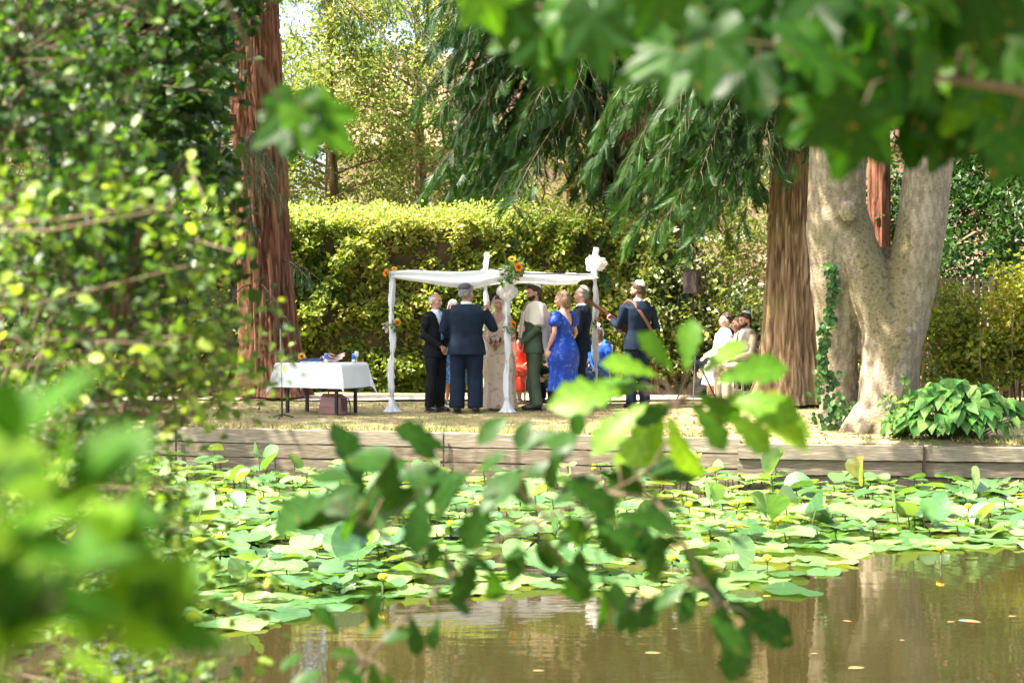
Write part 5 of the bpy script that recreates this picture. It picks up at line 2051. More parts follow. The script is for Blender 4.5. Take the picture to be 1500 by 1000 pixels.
def build_table():
    c0 = np.array([PX(500, 22.6), 22.6])
    u = nrm(np.array([-.91, .42]))            # along the front, to the left
    w = nrm(np.array([.42, .91]))             # depth
    Lx, Ly, zt = 1.08, .72, .71
    ctr = c0 + u * Lx / 2 + w * Ly / 2
    rz = math.atan2(-u[1], -u[0])
    t = thing('folding_table', 'small folding table with black legs beside the sequoia', 'table', (*ctr, LAWN + .005), rz)
    MB().box((0, 0, zt - .03), (Lx - .02, Ly - .02, .035)).build('table_top', M_blackleg, t)
    for a in (-1, 1):
        for b in (-1, 1):
            MB().box((a * (Lx / 2 - .14), b * (Ly / 2 - .10), (zt - .04) / 2), (.04, .04, zt - .04)).build('leg', M_blackleg, t)
    # cloth: square sheet folded over the edges, corners hang in points
    n = 46
    ov = .34
    S, T = np.meshgrid(np.linspace(-Lx / 2 - ov, Lx / 2 + ov, n), np.linspace(-Ly / 2 - ov, Ly / 2 + ov, n))
    ex = np.maximum(np.abs(S) - Lx / 2, 0)
    ey = np.maximum(np.abs(T) - Ly / 2, 0)
    both = (ex > 0) & (ey > 0)
    X = np.clip(S, -Lx / 2, Lx / 2)
    Y = np.clip(T, -Ly / 2, Ly / 2)
    drop = np.where(both, np.hypot(ex, ey), ex + ey)
    fl = .10 * drop + np.where(both, .25 * np.minimum(ex, ey), 0)
    X = X + np.sign(S) * np.where(ex > 0, .006 + fl * np.where(both, .7, 1), 0) + .010 * np.sin(T * 11) * (ex > 0) * drop / ov
    Y = Y + np.sign(T) * np.where(ey > 0, .006 + fl * np.where(both, .7, 1), 0) + .014 * np.sin(S * 10) * (ey > 0) * drop / ov
    Z = zt + .004 - drop + .003 * np.sin(S * 5) * np.cos(T * 6)
    v = np.stack([X, Y, Z], -1).reshape(-1, 3)
    i = np.arange(n - 1)[:, None] * n
    j = np.arange(n - 1)[None]
    f = np.stack([i + j, i + j + 1, i + n + 1 + j, i + n + j], -1).reshape(-1, 4)
    o = link('tablecloth', mesh_np('tablecloth', v, f, M_cloth, smooth=True))
    o.location = t.location
    o.rotation_euler = t.rotation_euler
    tag(o, 'white cloth draped over the small table, corners hanging in points', 'tablecloth')
    zz = LAWN + zt + .012

    def on(a, b):
        p = ctr - u * a + w * b
        return np.array([p[0], p[1], zz])
    # cans
    mblue = mat('blue_can_print', (.02, .12, .42), (.04, .2, .55), .35, 10)
    msil = mat('silver_can_metal', (.6, .6, .62), (.55, .55, .58), .35, metal=.6)
    for k, (a, b, lab) in enumerate(((.13, -.08, 'blue and silver drinks can beside the folded papers'), (.50, .05, 'blue and silver drinks can beside the stemmed glass'))):
        q = thing('drinks_can', lab, 'can', on(a, b), 0, 'drinks cans on the table')
        MB().tube([(0, 0, 0), (0, 0, .006), (0, 0, .05)], [.026, .031, .031], 18).build('lower_body', msil, q, True)
        MB().tube([(0, 0, .05), (0, 0, .115), (0, 0, .125)], [.0312, .0312, .027], 18).build('printed_body', mblue, q, True)
        MB().tube([(0, 0, .1252), (0, 0, .13)], [.026, .025], 18).build('lid', msil, q)
    g = thing('wine_glass', 'stemmed wine glass at the right end of the table', 'glass', on(.585, -.02))
    mglass = mat('clear_glass', (.75, .76, .78), (.7, .7, .72), .05, spec=.8, alpha=.55)
    MB().tube([(0, 0, .085), (0, 0, .1), (0, 0, .13), (0, 0, .165)], [.006, .026, .033, .029], 18, caps=False).build('bowl', mglass, g, True)
    MB().tube([(0, 0, .004), (0, 0, .09)], [.004, .004], 8).build('stem', mglass, g)
    MB().tube([(0, 0, 0), (0, 0, .005)], [.032, .028], 18).build('foot', mglass, g)
    b = thing('folded_cloth', 'crumpled navy velvet cloth lying on the white table', 'cloth', on(-.16, .0))
    S, T = np.meshgrid(np.linspace(-.17, .17, 26), np.linspace(-.12, .12, 20))
    Z = .015 + .085 * fbm(np.c_[S.ravel() * 11, T.ravel() * 11, 0 * S.ravel()], 2, 3).reshape(S.shape) * np.clip(1.2 - (S / .17) ** 4 - (T / .12) ** 4, 0, 1)
    v = np.stack([S, T, Z], -1).reshape(-1, 3)
    i = np.arange(19)[:, None] * 26
    j = np.arange(25)[None]
    f = np.stack([i + j, i + j + 1, i + 27 + j, i + 26 + j], -1).reshape(-1, 4)
    link('velvet', mesh_np('velvet', v, f, mat('navy_velvet', (.012, .03, .10), (.02, .05, .15), .8, 10), smooth=True), b)
    bk = thing('paper_parcel', 'open pinkish paper parcel between the cans on the table', 'paper', on(.08, .09))
    r = np.random.default_rng(9)
    mpap = mat('pink_paper', (.62, .46, .38), (.70, .55, .48), .8, 10)
    for k in range(4):
        S, T = np.meshgrid(np.linspace(-.14, .14, 10), np.linspace(-.09, .09, 8))
        Z = .012 + .02 * k + .04 * np.abs(S / .14) ** 1.5 + .02 * np.sin(T * 20 + k)
        v = rotz(np.stack([S + .03 * k, T, Z], -1).reshape(-1, 3), .3 * k)
        i = np.arange(7)[:, None] * 10
        j = np.arange(9)[None]
        f = np.stack([i + j, i + j + 1, i + 11 + j, i + 10 + j], -1).reshape(-1, 4)
        link('sheet', mesh_np('sheet', v, f, mpap), bk)
    fl_ = thing('flower_posy', 'small posy with an orange bloom on the left end of the table', 'flowers', on(-.36, -.05))
    greens(fl_, (-.06, 0, .055), .075, 70, 12, .07)
    flower(fl_, np.array([.06, -.04, .08]), (.2, -1, .5), .065, M_yellow)
    flower(fl_, np.array([.08, .0, .05]), (.5, -.8, .3), .05, M_orange)
    # leather bag under the table
    ml = mat('chestnut_leather', (.20, .085, .07), (.26, .12, .10), .42, 6, bump=.002, spec=.5)
    md = mat('dark_brown_leather', (.07, .028, .022), (.10, .04, .03), .45, 8, spec=.5)
    bx_ = P(488, 605, 22.95)
    q = thing('leather_bag', 'brown leather satchel standing on the grass under the table', 'bag', (bx_[0], 22.95, LAWN + .01), R(-20))
    prof = [(-.09, 0), (.09, 0), (.085, .12), (.06, .24), (.02, .275), (-.02, .275), (-.06, .24), (-.085, .12)]
    v = [(x, y, z) for x in (-.19, .19) for y, z in prof]
    k = len(prof)
    v = [((x * (1 - .25 * z / .275)), y, z) for x, y, z in v]
    MB().add(v, [(i, (i + 1) % k, k + (i + 1) % k, k + i) for i in range(k)] + [tuple(range(k))[::-1], tuple(range(k, 2 * k))]).build('body', ml, q)
    fv = [(-.17, -.093, .10), (.17, -.093, .10), (.155, -.070, .235), (-.155, -.070, .235), (-.15, -.02, .283), (.15, -.02, .283)]
    MB().add(fv, [(0, 1, 2, 3), (3, 2, 5, 4)]).build('flap', ml, q)
    MB().tube([(-.08, 0, .27), (-.06, 0, .32), (0, 0, .335), (.06, 0, .32), (.08, 0, .27)], .010, 8).build('handle', md, q, True)
    MB().tube([(.16, .02, .24), (.24, 0, .22), (.275, -.02, .10), (.285, -.03, .01), (.23, -.04, .012)], [(.018, .005)] * 5, 8, side=(0, 1, 0)).build('strap', md, q, True)
    MB().box((.176, 0, .12), (.012, .15, .2)).build('side_gusset', md, q)
    # slim stand at the left end
    sp = P(413, 606, 22.2)
    s_ = thing('slim_stand', 'thin grey metal stand on the lawn at the left end of the table', 'stand', (sp[0], 22.2, LAWN))
    MB().tube([(0, 0, .012), (0, 0, .42)], .012, 10).build('lower_pole', M_blackleg, s_)
    MB().tube([(0, 0, .42), (-.02, 0, 1.22)], .007, 10).build('upper_pole', M_metal, s_)
    for a in (0, 2.09, 4.19):
        MB().tube([(0, 0, .05), (.16 * math.cos(a + .4), .16 * math.sin(a + .4), .01)], .010, 8).build('leg', M_blackleg, s_)
    MB().tube([(-.02, 0, 1.21), (-.018, 0, 1.235)], .011, 8).build('cap', M_blackleg, s_)


build_table()


# ------------------------------------------------------------------ loudspeaker, chairs, flask
def build_speaker():
    D = 25.3
    x = PX(1017, D)
    t = thing('speaker_stand', 'black tripod stand carrying the brown loudspeaker', 'stand', (x, D, LAWN))
    MB().tube([(0.03, 0, .35), (.0, 0, 1.0)], .020, 10).build('lower_pole', M_blackleg, t)
    MB().tube([(0, 0, .95), (-.02, 0, 1.72)], .016, 10).build('upper_pole', M_blackleg, t)
    MB().tube([(0.0, 0, .93), (.0, 0, 1.01)], .028, 10).build('collar', M_blackleg, t)
    for a in (.3, 2.4, 4.5):
        MB().tube([(.02, 0, .75), (.02 + .38 * math.cos(a), .38 * math.sin(a), .02)], .012, 8).build('leg', M_blackleg, t)
    m1 = mat('brown_speaker_cabinet', (.03, .013, .009), (.045, .02, .014), .6, 8)
    m2 = mat('speaker_grille', (.035, .026, .019), (.05, .038, .03), .55, 60)
    s = thing('loudspeaker', 'brown loudspeaker with meshed front on a tripod stand', 'speaker', (x - .02, D, LAWN + 1.71), R(-28))
    w, d, h = .24, .22, .37
    v = [(-w / 2, -d / 2, 0), (w / 2, -d / 2, 0), (w / 2 * .8, d / 2, 0.02), (-w / 2 * .8, d / 2, .02), (-w / 2, -d / 2, h), (w / 2, -d / 2, h), (w / 2 * .8, d / 2, h - .02), (-w / 2 * .8, d / 2, h - .02)]
    MB().add(v, [(0, 3, 2, 1), (4, 5, 6, 7), (0, 1, 5, 4), (1, 2, 6, 5), (2, 3, 7, 6), (3, 0, 4, 7)]).build('cabinet', m1, s)
    MB().box((0, -d / 2 - .006, h / 2), (w - .03, .014, h - .05)).build('grille', m2, s)
    MB().box((0, -d / 2 - .004, h - .012), (w + .01, .02, .022)).build('top_trim', m1, s)
    MB().box((0, -d / 2 - .004, .012), (w + .01, .02, .022)).build('bottom_trim', m1, s)
    MB().box((w / 2 - .005, 0, h / 2), (.02, .03, .13)).build('handle', M_blackleg, s)


build_speaker()

M_chair = mat('pale_cream_chair_paint', (.62, .58, .50), (.55, .51, .43), .6)


def chair_at(px, D, yaw, label, zs=.46):
    t = thing('garden_chair', label, 'chair', (PX(px, D), D, LAWN + .01), yaw, 'chairs for the seated guests')
    MB().box((0, -.18, zs - .03), (.42, .42, .04)).build('seat', M_chair, t)
    for a in (-1, 1):
        MB().tube([(a * .19, -.37, 0), (a * .19, -.36, zs - .05)], .016, 8).build('leg', M_chair, t)
        MB().tube([(a * .19, .06, 0), (a * .19, .02, zs), (a * .18, .13, zs + .44)], .016, 8).build('leg', M_chair, t)
        MB().tube([(a * .19, -.36, .18), (a * .19, .04, .18)], .010, 8).build('stretcher', M_chair, t)
    for z in (.18, .30, .42):
        MB().box((0, .02 + .09 * z / .42 + .035, zs + z), (.36, .018, .06)).build('back_slat', M_chair, t)


for px, D, yaw, lab in ((765, 25.78, -22, 'cream wooden chair under the woman in red'), (876, 25.48, -35, 'cream wooden chair under the woman in bright blue'), (824, 26.1, -40, 'cream wooden chair under the hidden man in dark suit'), (1062, 26.85, -78, 'cream wooden chair under the man in white shirt'), (1080, 26.25, -82, 'cream wooden chair under the woman in white top'), (1094, 25.55, -66, 'cream wooden chair under the man in beige jacket')):
    chair_at(px, D, R(yaw), lab, .46 if px < 1000 else .50)

fk = thing('flask', 'tall black flask on the grass beside the seated woman in blue', 'flask', (PX(885, 25.0), 25.0, LAWN + .01))
MB().tube([(0, 0, 0), (0, 0, .008), (0, 0, .2), (0, 0, .22)], [.046, .05, .05, .044], 18).build('body', M_shoe, fk, True)
MB().tube([(0, 0, .22), (0, 0, .25)], [.038, .036], 18).build('lid', M_blackleg, fk, True)


# ------------------------------------------------------------------ lily pads
def mat_pad():
    m, nt, out = new_mat('lily_pad_leaf')
    b = N(nt, 'ShaderNodeBsdfPrincipled', Roughness=.33)
    b.inputs['Specular IOR Level'].default_value = .9
    b.inputs['Coat Weight'].default_value = .4
    b.inputs['Coat Roughness'].default_value = .22
    oi = N(nt, 'ShaderNodeObjectInfo')
    at = N(nt, 'ShaderNodeAttribute', attribute_name='var')
    tc = N(nt, 'ShaderNodeTexCoord')
    no = N(nt, 'ShaderNodeTexNoise', Scale=7., Detail=4.)
    nt.links.new(tc.outputs['Object'], no.inputs['Vector'])
    ad = N(nt, 'ShaderNodeMath', operation='ADD')
    nt.links.new(oi.outputs['Random'], ad.inputs[0])
    nt.links.new(at.outputs['Fac'], ad.inputs[1])
    fr = N(nt, 'ShaderNodeMath', operation='FRACT')
    nt.links.new(ad.outputs[0], fr.inputs[0])
    m2 = N(nt, 'ShaderNodeMath', operation='MULTIPLY_ADD')
    m2.inputs[1].default_value = .3
    m2.inputs[2].default_value = -.15
    nt.links.new(no.outputs[0], m2.inputs[0])
    a2 = N(nt, 'ShaderNodeMath', operation='ADD')
    nt.links.new(fr.outputs[0], a2.inputs[0])
    nt.links.new(m2.outputs[0], a2.inputs[1])
    c = ramp(nt, a2.outputs[0], [(0., (.035, .10, .03)), (.3, (.08, .18, .055)), (.7, (.16, .27, .09)), (.96, (.24, .33, .11)), (1., (.34, .28, .10))])
    c = vein_mix(nt, c, 13)
    nt.links.new(c, b.inputs['Base Color'])
    t = N(nt, 'ShaderNodeBsdfTranslucent')
    mt = N(nt, 'ShaderNodeMix', data_type='RGBA', blend_type='MULTIPLY')
    mt.inputs[0].default_value = 1
    mt.inputs[7].default_value = (1.5, 1.4, .4, 1)
    nt.links.new(c, mt.inputs[6])
    nt.links.new(mt.outputs[2], t.inputs[0])
    mix = N(nt, 'ShaderNodeMixShader')
    mix.inputs[0].default_value = .3
    nt.links.new(b.outputs[0], mix.inputs[1])
    nt.links.new(t.outputs[0], mix.inputs[2])
    nt.links.new(mix.outputs[0], out.inputs[0])
    return m


M_pad = mat_pad()
M_stem = mat('lily_stem', (.10, .13, .04), (.06, .07, .03), .6)


def pad_tmpl(seed, cup, fold, wav, n=26, rings=(.35, .7, 1.)):
    """cordate floating leaf, length about 1, origin where the stem meets it"""
    r = np.random.default_rng(seed)
    v = [[0, 0, 0]]
    A = np.linspace(-math.pi + .16, math.pi - .16, n)
    ph = r.random(3) * 6
    rim = []
    for a in A:
        rr = .50 + .10 * math.cos(a) - .02 * math.cos(2 * a)
        if abs(a) > 2.3:
            rr *= 1 - .10 * (abs(a) - 2.3)
        rim.append((rr * math.cos(a), rr * math.sin(a) * .86))
    for q in rings:
        for (x, y), a in zip(rim, A):
            x_, y_ = x * q, y * q
            z = cup * q * q * .25 + fold * abs(y_) + wav * q * q * (math.sin(3 * a + ph[0]) * .5 + math.sin(5 * a + ph[1]) * .3) - .05 * q * q * (x_ > .2)
            v.append([x_, y_, z])
    f = []
    for i in range(n - 1):
        f.append([0, 1 + i, 2 + i])
        for q in range(len(rings) - 1):
            b = 1 + q * n
            f += [[b + i, b + n + i, b + n + i + 1], [b + i, b + n + i + 1, b + i + 1]]
    return np.array(v), np.array(f)


FLAT = [pad_tmpl(s, .06, .0, .03) for s in range(4)]
CUPP = [pad_tmpl(s + 10, .16, .10, .08) for s in range(4)]
FOLD = [pad_tmpl(s + 20, .1, .75, .08) for s in range(3)]


LOWP = []
for _c, _f, _w in ((.06, 0., .03), (.16, .10, .08), (.1, .75, .08)):
    _v, _t = pad_tmpl(40, _c, _f, _w, 15, (.55, 1.))
    LOWP.append((_v, _t))


def pond_front(x, y):
    """True where pads grow"""
    px = x / y * FPX + 750
    edge = np.interp(px, [-400, 250, 350, 480, 640, 830, 900, 1040, 1100, 1230, 1245, 1500, 1900], [960, 950, 925, 892, 872, 866, 870, 880, 858, 838, 808, 803, 800])
    py = 450 + CAMZ * FPX / y
    return py < edge


def build_pads():
    r = np.random.default_rng(90)
    pts = []
    tries = 0
    # poisson-like scatter with density
    cell = {}
    while tries < 90000 and len(pts) < 1900:
        tries += 1
        y = r.uniform(10.2, 20.6)
        x = r.uniform(-.36 * y - .5, .36 * y + .5)
        if y > float(bank_y(x)) - .2 or not pond_front(x, y):
            continue
        dn = fbm(np.array([[x * .7, y * .7, 0]]), 2, 31)[0]
        far = (y - 10) / 9
        dmin = .135 + .12 * (dn < .38)
        if y > 17 and abs(x) < 1.0 and dn < .55:
            dmin = .3
        g = (int(x / .3), int(y / .3))
        ok = True
        for a in (-1, 0, 1):
            for b in (-1, 0, 1):
                for q in cell.get((g[0] + a, g[1] + b), ()):
                    if (q[0] - x) ** 2 + (q[1] - y) ** 2 < dmin * dmin:
                        ok = False
        if ok:
            cell.setdefault(g, []).append((x, y))
            pts.append((x, y))
    pts = np.array(pts)
    recs = []
    for x, y in pts:
        px, py = x / y * FPX + 750, 450 + CAMZ * FPX / y
        edge = not pond_front(x, y - .45)
        size = r.uniform(.20, .36) * (1.15 if y < 15 else 1.0)
        u = r.random()
        if edge or u < .42:
            kind, h, tilt = 0, r.uniform(.008, .03), r.normal(0, .03, 2)
        elif u < .955:
            kind, h, tilt = 1, r.uniform(.02, .12), r.normal(0, .12, 2)
        else:
            kind, h, tilt = 2, r.uniform(.10, .24), r.normal(0, .6, 2)
        if y > float(bank_y(x)) - 1.3 and kind:
            h += r.uniform(.0, .08)
        recs.append([x, y, size, kind, h, tilt, r.uniform(0, 6.283), px, py])
    for px, py, size, tilt, az in ((498, 806, .33, (.9, .1), 1.3), (583, 800, .32, (.4, -.8), .3), (1005, 838, .36, (.2, .1), 0), (1095, 862, .26, (.02, 0), 2), (1150, 846, .5, (.0, .02), 0), (640, 830, .33, (.3, .2), 4), (1085, 828, .3, (.3, .1), 2.9), (1192, 803, .35, (.1, .1), 1)):
        y = CAMZ * FPX / (py + 22 - 450)
        recs.append([PX(px, y), y, size, 1 if abs(tilt[0]) > .3 else 0, .16 if abs(tilt[0]) > .3 else .02, np.array(tilt), az, px, py - 300])
    key = []
    for q in recs:
        inview = -20 < q[7] < 1520
        hidden = q[7] < 260
        key.append((q[2] * FPX / q[1]) * (1 if inview else .1) * (.5 if hidden else 1))
    order = np.argsort(-np.array(key))
    meshes = [[mesh_np('lily_pad', v, f, M_pad, None, np.zeros(len(v)), True) for v, f in T] for T in (FLAT, CUPP, FOLD)]
    stem = MB().tube([(0, 0, 0), (.12, .05, -.5), (.18, .02, -1.0)], [.011, .012, .013], 6).mesh('stem', M_stem, True)
    labs = ['flat green lily pad floating', 'raised tilted lily pad on its stem', 'lily pad folded upward along its midrib']
    grp = ['floating lily pads', 'raised lily pads', 'folded lily pads']
    rest = MB()
    reststem = MB()
    for n, i in enumerate(order):
        x, y, size, kind, h, tilt, az, px, py = recs[i]
        M = Matrix.Translation((x, y, h)) @ Matrix.Rotation(tilt[0], 4, 'X') @ Matrix.Rotation(tilt[1], 4, 'Y') @ Matrix.Rotation(az, 4, 'Z') @ Matrix.Diagonal((size, size, size, 1))
        T = (FLAT, CUPP, FOLD)[kind]
        k = i % len(T)
        if n < 300:
            o = link('lily_pad', meshes[kind][k])
            o.matrix_world = M
            zone = 0 if y > float(bank_y(x)) - 2.2 else (2 if not pond_front(x, y - .6) else 1)
            wh = (' close to the timber bank', ' in the middle of the lily carpet', ' at the open-water edge of the lily carpet')[zone]
            tag(o, labs[kind] + wh, 'lily pad', grp[kind] + wh)
            if kind:
                s = link('stem', stem, o)
                M2 = Matrix.Translation((x, y, h - .002)) @ Matrix.Rotation(az, 4, 'Z') @ Matrix.Diagonal((h + .1, h + .1, h + .1, 1))
                s.matrix_parent_inverse = M.inverted()
                s.matrix_basis = M2
        else:
            v, lf = LOWP[kind]
            A = np.array(M)
            rest.add(v @ A[:3, :3].T + A[:3, 3], lf, 0, np.full(len(v), r.random()))
            if kind:
                reststem.tube([(x, y, h), (x + .02, y, -.02)], .006, 4, caps=False)
    o = stuff(tag(rest.build('lily_pads', M_pad, None, True), 'dense carpet of smaller lily pads spreading over the far pond', 'lily pads'))
    stuff(reststem.build('stems', M_stem, o))
    # yellow water-lily flowers
    my = mat('yellow_water_lily', (.72, .50, .02), (.66, .40, .01), .45)
    r = np.random.default_rng(12)
    proto = None
    spots = [(640, 700), (705, 738), (870, 690), (1085, 765), (660, 775), (1010, 745), (905, 690), (985, 830), (575, 745), (380, 735), (1140, 770), (1420, 748), (1380, 815), (560, 860), (1125, 830), (450, 690), (1280, 720)]
    fm = MB()
    for w in range(5):
        a = w * 1.2566
        fm.ball((.017 * math.cos(a), .017 * math.sin(a), .024), (.018, .018, .022), 8)
    fm.ball((0, 0, .016), (.024, .024, .02), 10)
    fmesh = fm.mesh('bloom', my, True)
    smesh = MB().tube([(0, 0, .012), (.01, 0, -.2)], [.007, .008], 6).mesh('stem', M_stem, True)
    for px, py in spots:
        y = CAMZ * FPX / (py + 14 - 450)
        t = thing('water_lily_flower', 'small yellow water lily flower standing among the pads', 'flower', (PX(px, y), y, .11), r.uniform(0, 6), 'yellow water lily flowers')
        link('bloom', fmesh, t)
        link('stem', smesh, t)
    # floating fallen leaves on open water
    ml = mat_leaf('floating_dead_leaf', [(.14, .085, .03), (.20, .13, .05), (.26, .18, .09)], .1, .5, (1, 1, 1))
    lm = mesh_np('floating_leaf', OVATE[0] * [1, 1, .25] + [0, 0, .02], OVATE[1], ml, None, np.full(len(OVATE[0]), .6))
    for px, py, s in ((1245, 982, .11), (1405, 911, .15), (1236, 911, .06), (945, 959, .10), (1480, 905, .07), (1390, 913, .06), (1320, 940, .04), (1080, 935, .06), (1190, 960, .05), (780, 985, .07)):
        y = CAMZ * FPX / (py - 450)
        o = link('floating_leaf', lm)
        o.location = (PX(px, y), y, .003)
        o.rotation_euler = (0, 0, r.uniform(-.5, .5))
        o.scale = (s, s, s)
        tag(o, 'dry fallen leaf floating on the open brown water', 'leaf', 'fallen leaves on the water')


build_pads()


# ------------------------------------------------------------------ broad-leaved clump on the bank
def build_hosta():
    m = mat_leaf('broad_clump_leaf', [(.03, .11, .02), (.05, .16, .03), (.09, .21, .04), (.15, .27, .06)], .3, .5, spec=.2, nscale=14, veins='pinnate')
    D = 18.75
    b = np.array([PX(1400, D), D, LAWN - .05])
    t = thing('broad_leaved_clump', 'mound of overlapping heart-shaped green leaves spilling over the timber bank', 'plant', b)
    r = np.random.default_rng(15)
    ms = [mesh_np('leaf', HEART[0], HEART[1], m, None, np.full(len(HEART[0]), q), True) for q in (.1, .3, .45, .6, .8, .95)]
    tw = []
    for k in range(290):
        a = r.uniform(0, 6.283)
        u = r.random() ** .55
        rx, ry, h = .80, .44, .70
        x, y = rx * u * math.cos(a), ry * u * math.sin(a)
        z = h * math.sqrt(max(0, 1 - u * u * .93)) * r.uniform(.72, 1.0) + .05
        if x > .0 and y < -.2 and r.random() < .45:
            z -= .22 * r.random()
        if x < -.45:
            z *= .8
        out = nrm(np.array([x / rx, y / ry - .35, -.25 - .5 * u]) + r.normal(0, .25, 3))
        up = nrm(np.array([.3 * x, .3 * y - .35, .9]) + r.normal(0, .22, 3))
        F = frames(out[None], up[None])[0]
        s = r.uniform(.13, .21)
        o = link('leaf', ms[r.integers(0, 6)], t)
        Mx = Matrix.Identity(4)
        for i in range(3):
            for j in range(3):
                Mx[i][j] = F[i, j] * s
            Mx[i][3] = (x, y, z)[i]
        o.matrix_basis = Mx
        tw.append((np.array([(x * .25, y * .25, 0), (x * .6, y * .6, z * .7), (x, y, z)]), [.006, .005, .004], 4))
    stuff(emit_twigs('leaf_stalks', tw, M_stem, t))
    # seedling shrub with small leaves against the trunk
    D2 = 18.9
    b2 = np.array([PX(1318, D2), D2, LAWN - .05])
    t2 = thing('bramble_plant', 'light green bramble climbing the foot of the forked tree', 'plant', b2)
    tw, pos = [], []
    for k in range(16):
        q = np.linspace(0, 1, 6)
        e = np.array([r.uniform(-.32, .35), r.uniform(-.35, .1), r.uniform(.15, .72)])
        path = np.c_[e[0] * q, e[1] * q, e[2] * np.sin(q * 1.7)]
        if k > 11:
            path[:, 2] -= .25 * q * q
            path[:, 1] -= .32 * q
        tw.append((path, np.linspace(.007, .003, 6), 4))
        for u in np.linspace(.2, 1, 9):
            c = np.array([np.interp(u, q, path[:, z]) for z in range(3)])
            pos += [c + r.normal(0, .03, 3) for _ in range(3)]
    emit_twigs('stems', tw, M_stem, t2)
    pos = np.array(pos)
    n = len(pos)
    mm = mat_leaf('bramble_leaf', [(.06, .14, .03), (.12, .22, .05), (.2, .3, .07)], .4, .45)
    oms = [mesh_np('leaf', OVATE[0], OVATE[1], mm, None, np.full(len(OVATE[0]), q), True) for q in (.1, .5, .9)]
    for k in range(0, n, 2):
        F = frames(nrm(r.normal(size=3) + [0, -.5, -.3])[None], nrm(r.normal(0, .4, 3) + [0, -.4, 1])[None])[0]
        o = link('leaf', oms[k % 3], t2)
        s = r.uniform(.07, .12)
        Mx = Matrix.Identity(4)
        for i in range(3):
            for j in range(3):
                Mx[i][j] = F[i, j] * s
            Mx[i][3] = pos[k][i]
        o.matrix_basis = Mx


build_hosta()


# ------------------------------------------------------------------ foreground branches
M_maple = mat_leaf('sycamore_leaf', [(.008, .032, .003), (.014, .050, .005), (.028, .09, .007), (.075, .18, .012)], .5, .4, (1.5, 1.6, .35), .12, nscale=9, veins=3.57)
M_chest = mat_leaf('chestnut_leaf', [(.015, .05, .007), (.025, .075, .010), (.06, .15, .014), (.13, .24, .02)], .5, .38, (1.6, 1.55, .3), .12, nscale=8, veins='pinnate')
M_haw_shade = mat_leaf('shade_toned_hawthorn_leaf', [(.008, .026, .005), (.016, .048, .008), (.045, .11, .016), (.13, .22, .04)], .38, .38, (1.4, 1.5, .4))  # shade inside the bush put into a darkened leaf colour
M_haw_sun = mat_leaf('sun_toned_hawthorn_leaf', [(.018, .055, .008), (.075, .15, .018), (.19, .29, .04), (.32, .41, .08)], .45, .45, (1.4, 1.4, .4))  # brighter copy of the hawthorn leaf, sunlight put into its colour
M_sap = mat_leaf('sapling_leaf', [(.012, .05, .004), (.045, .125, .009), (.12, .23, .016)], .5, .5, (1.4, 1.4, .4), .1)
M_holly = mat_leaf('dark_shrub_leaf', [(.010, .032, .005), (.022, .058, .008), (.05, .105, .014)], .36, .38)


def mat4(F, s, p):
    Mx = Matrix.Identity(4)
    for i in range(3):
        for j in range(3):
            Mx[i][j] = F[i, j] * s
        Mx[i][3] = p[i]
    return Mx


def leaf_set(T, m, vars_):
    return [mesh_np('leaf', T[0], T[1], m, None, np.full(len(T[0]), q), True) for q in vars_]


def put_leaf(t, base, mesh, p, fwd, up, s):
    o = link('leaf', mesh, t)
    o.matrix_basis = mat4(frames(nrm(fwd)[None], nrm(up)[None])[0], s, np.asarray(p) - base)
    return o


def screen_dir(ang, tow=0.):
    """direction in the picture plane: 0 = right, 90 = up; tow = towards the camera"""
    return np.array([math.cos(R(ang)), -tow, math.sin(R(ang))])


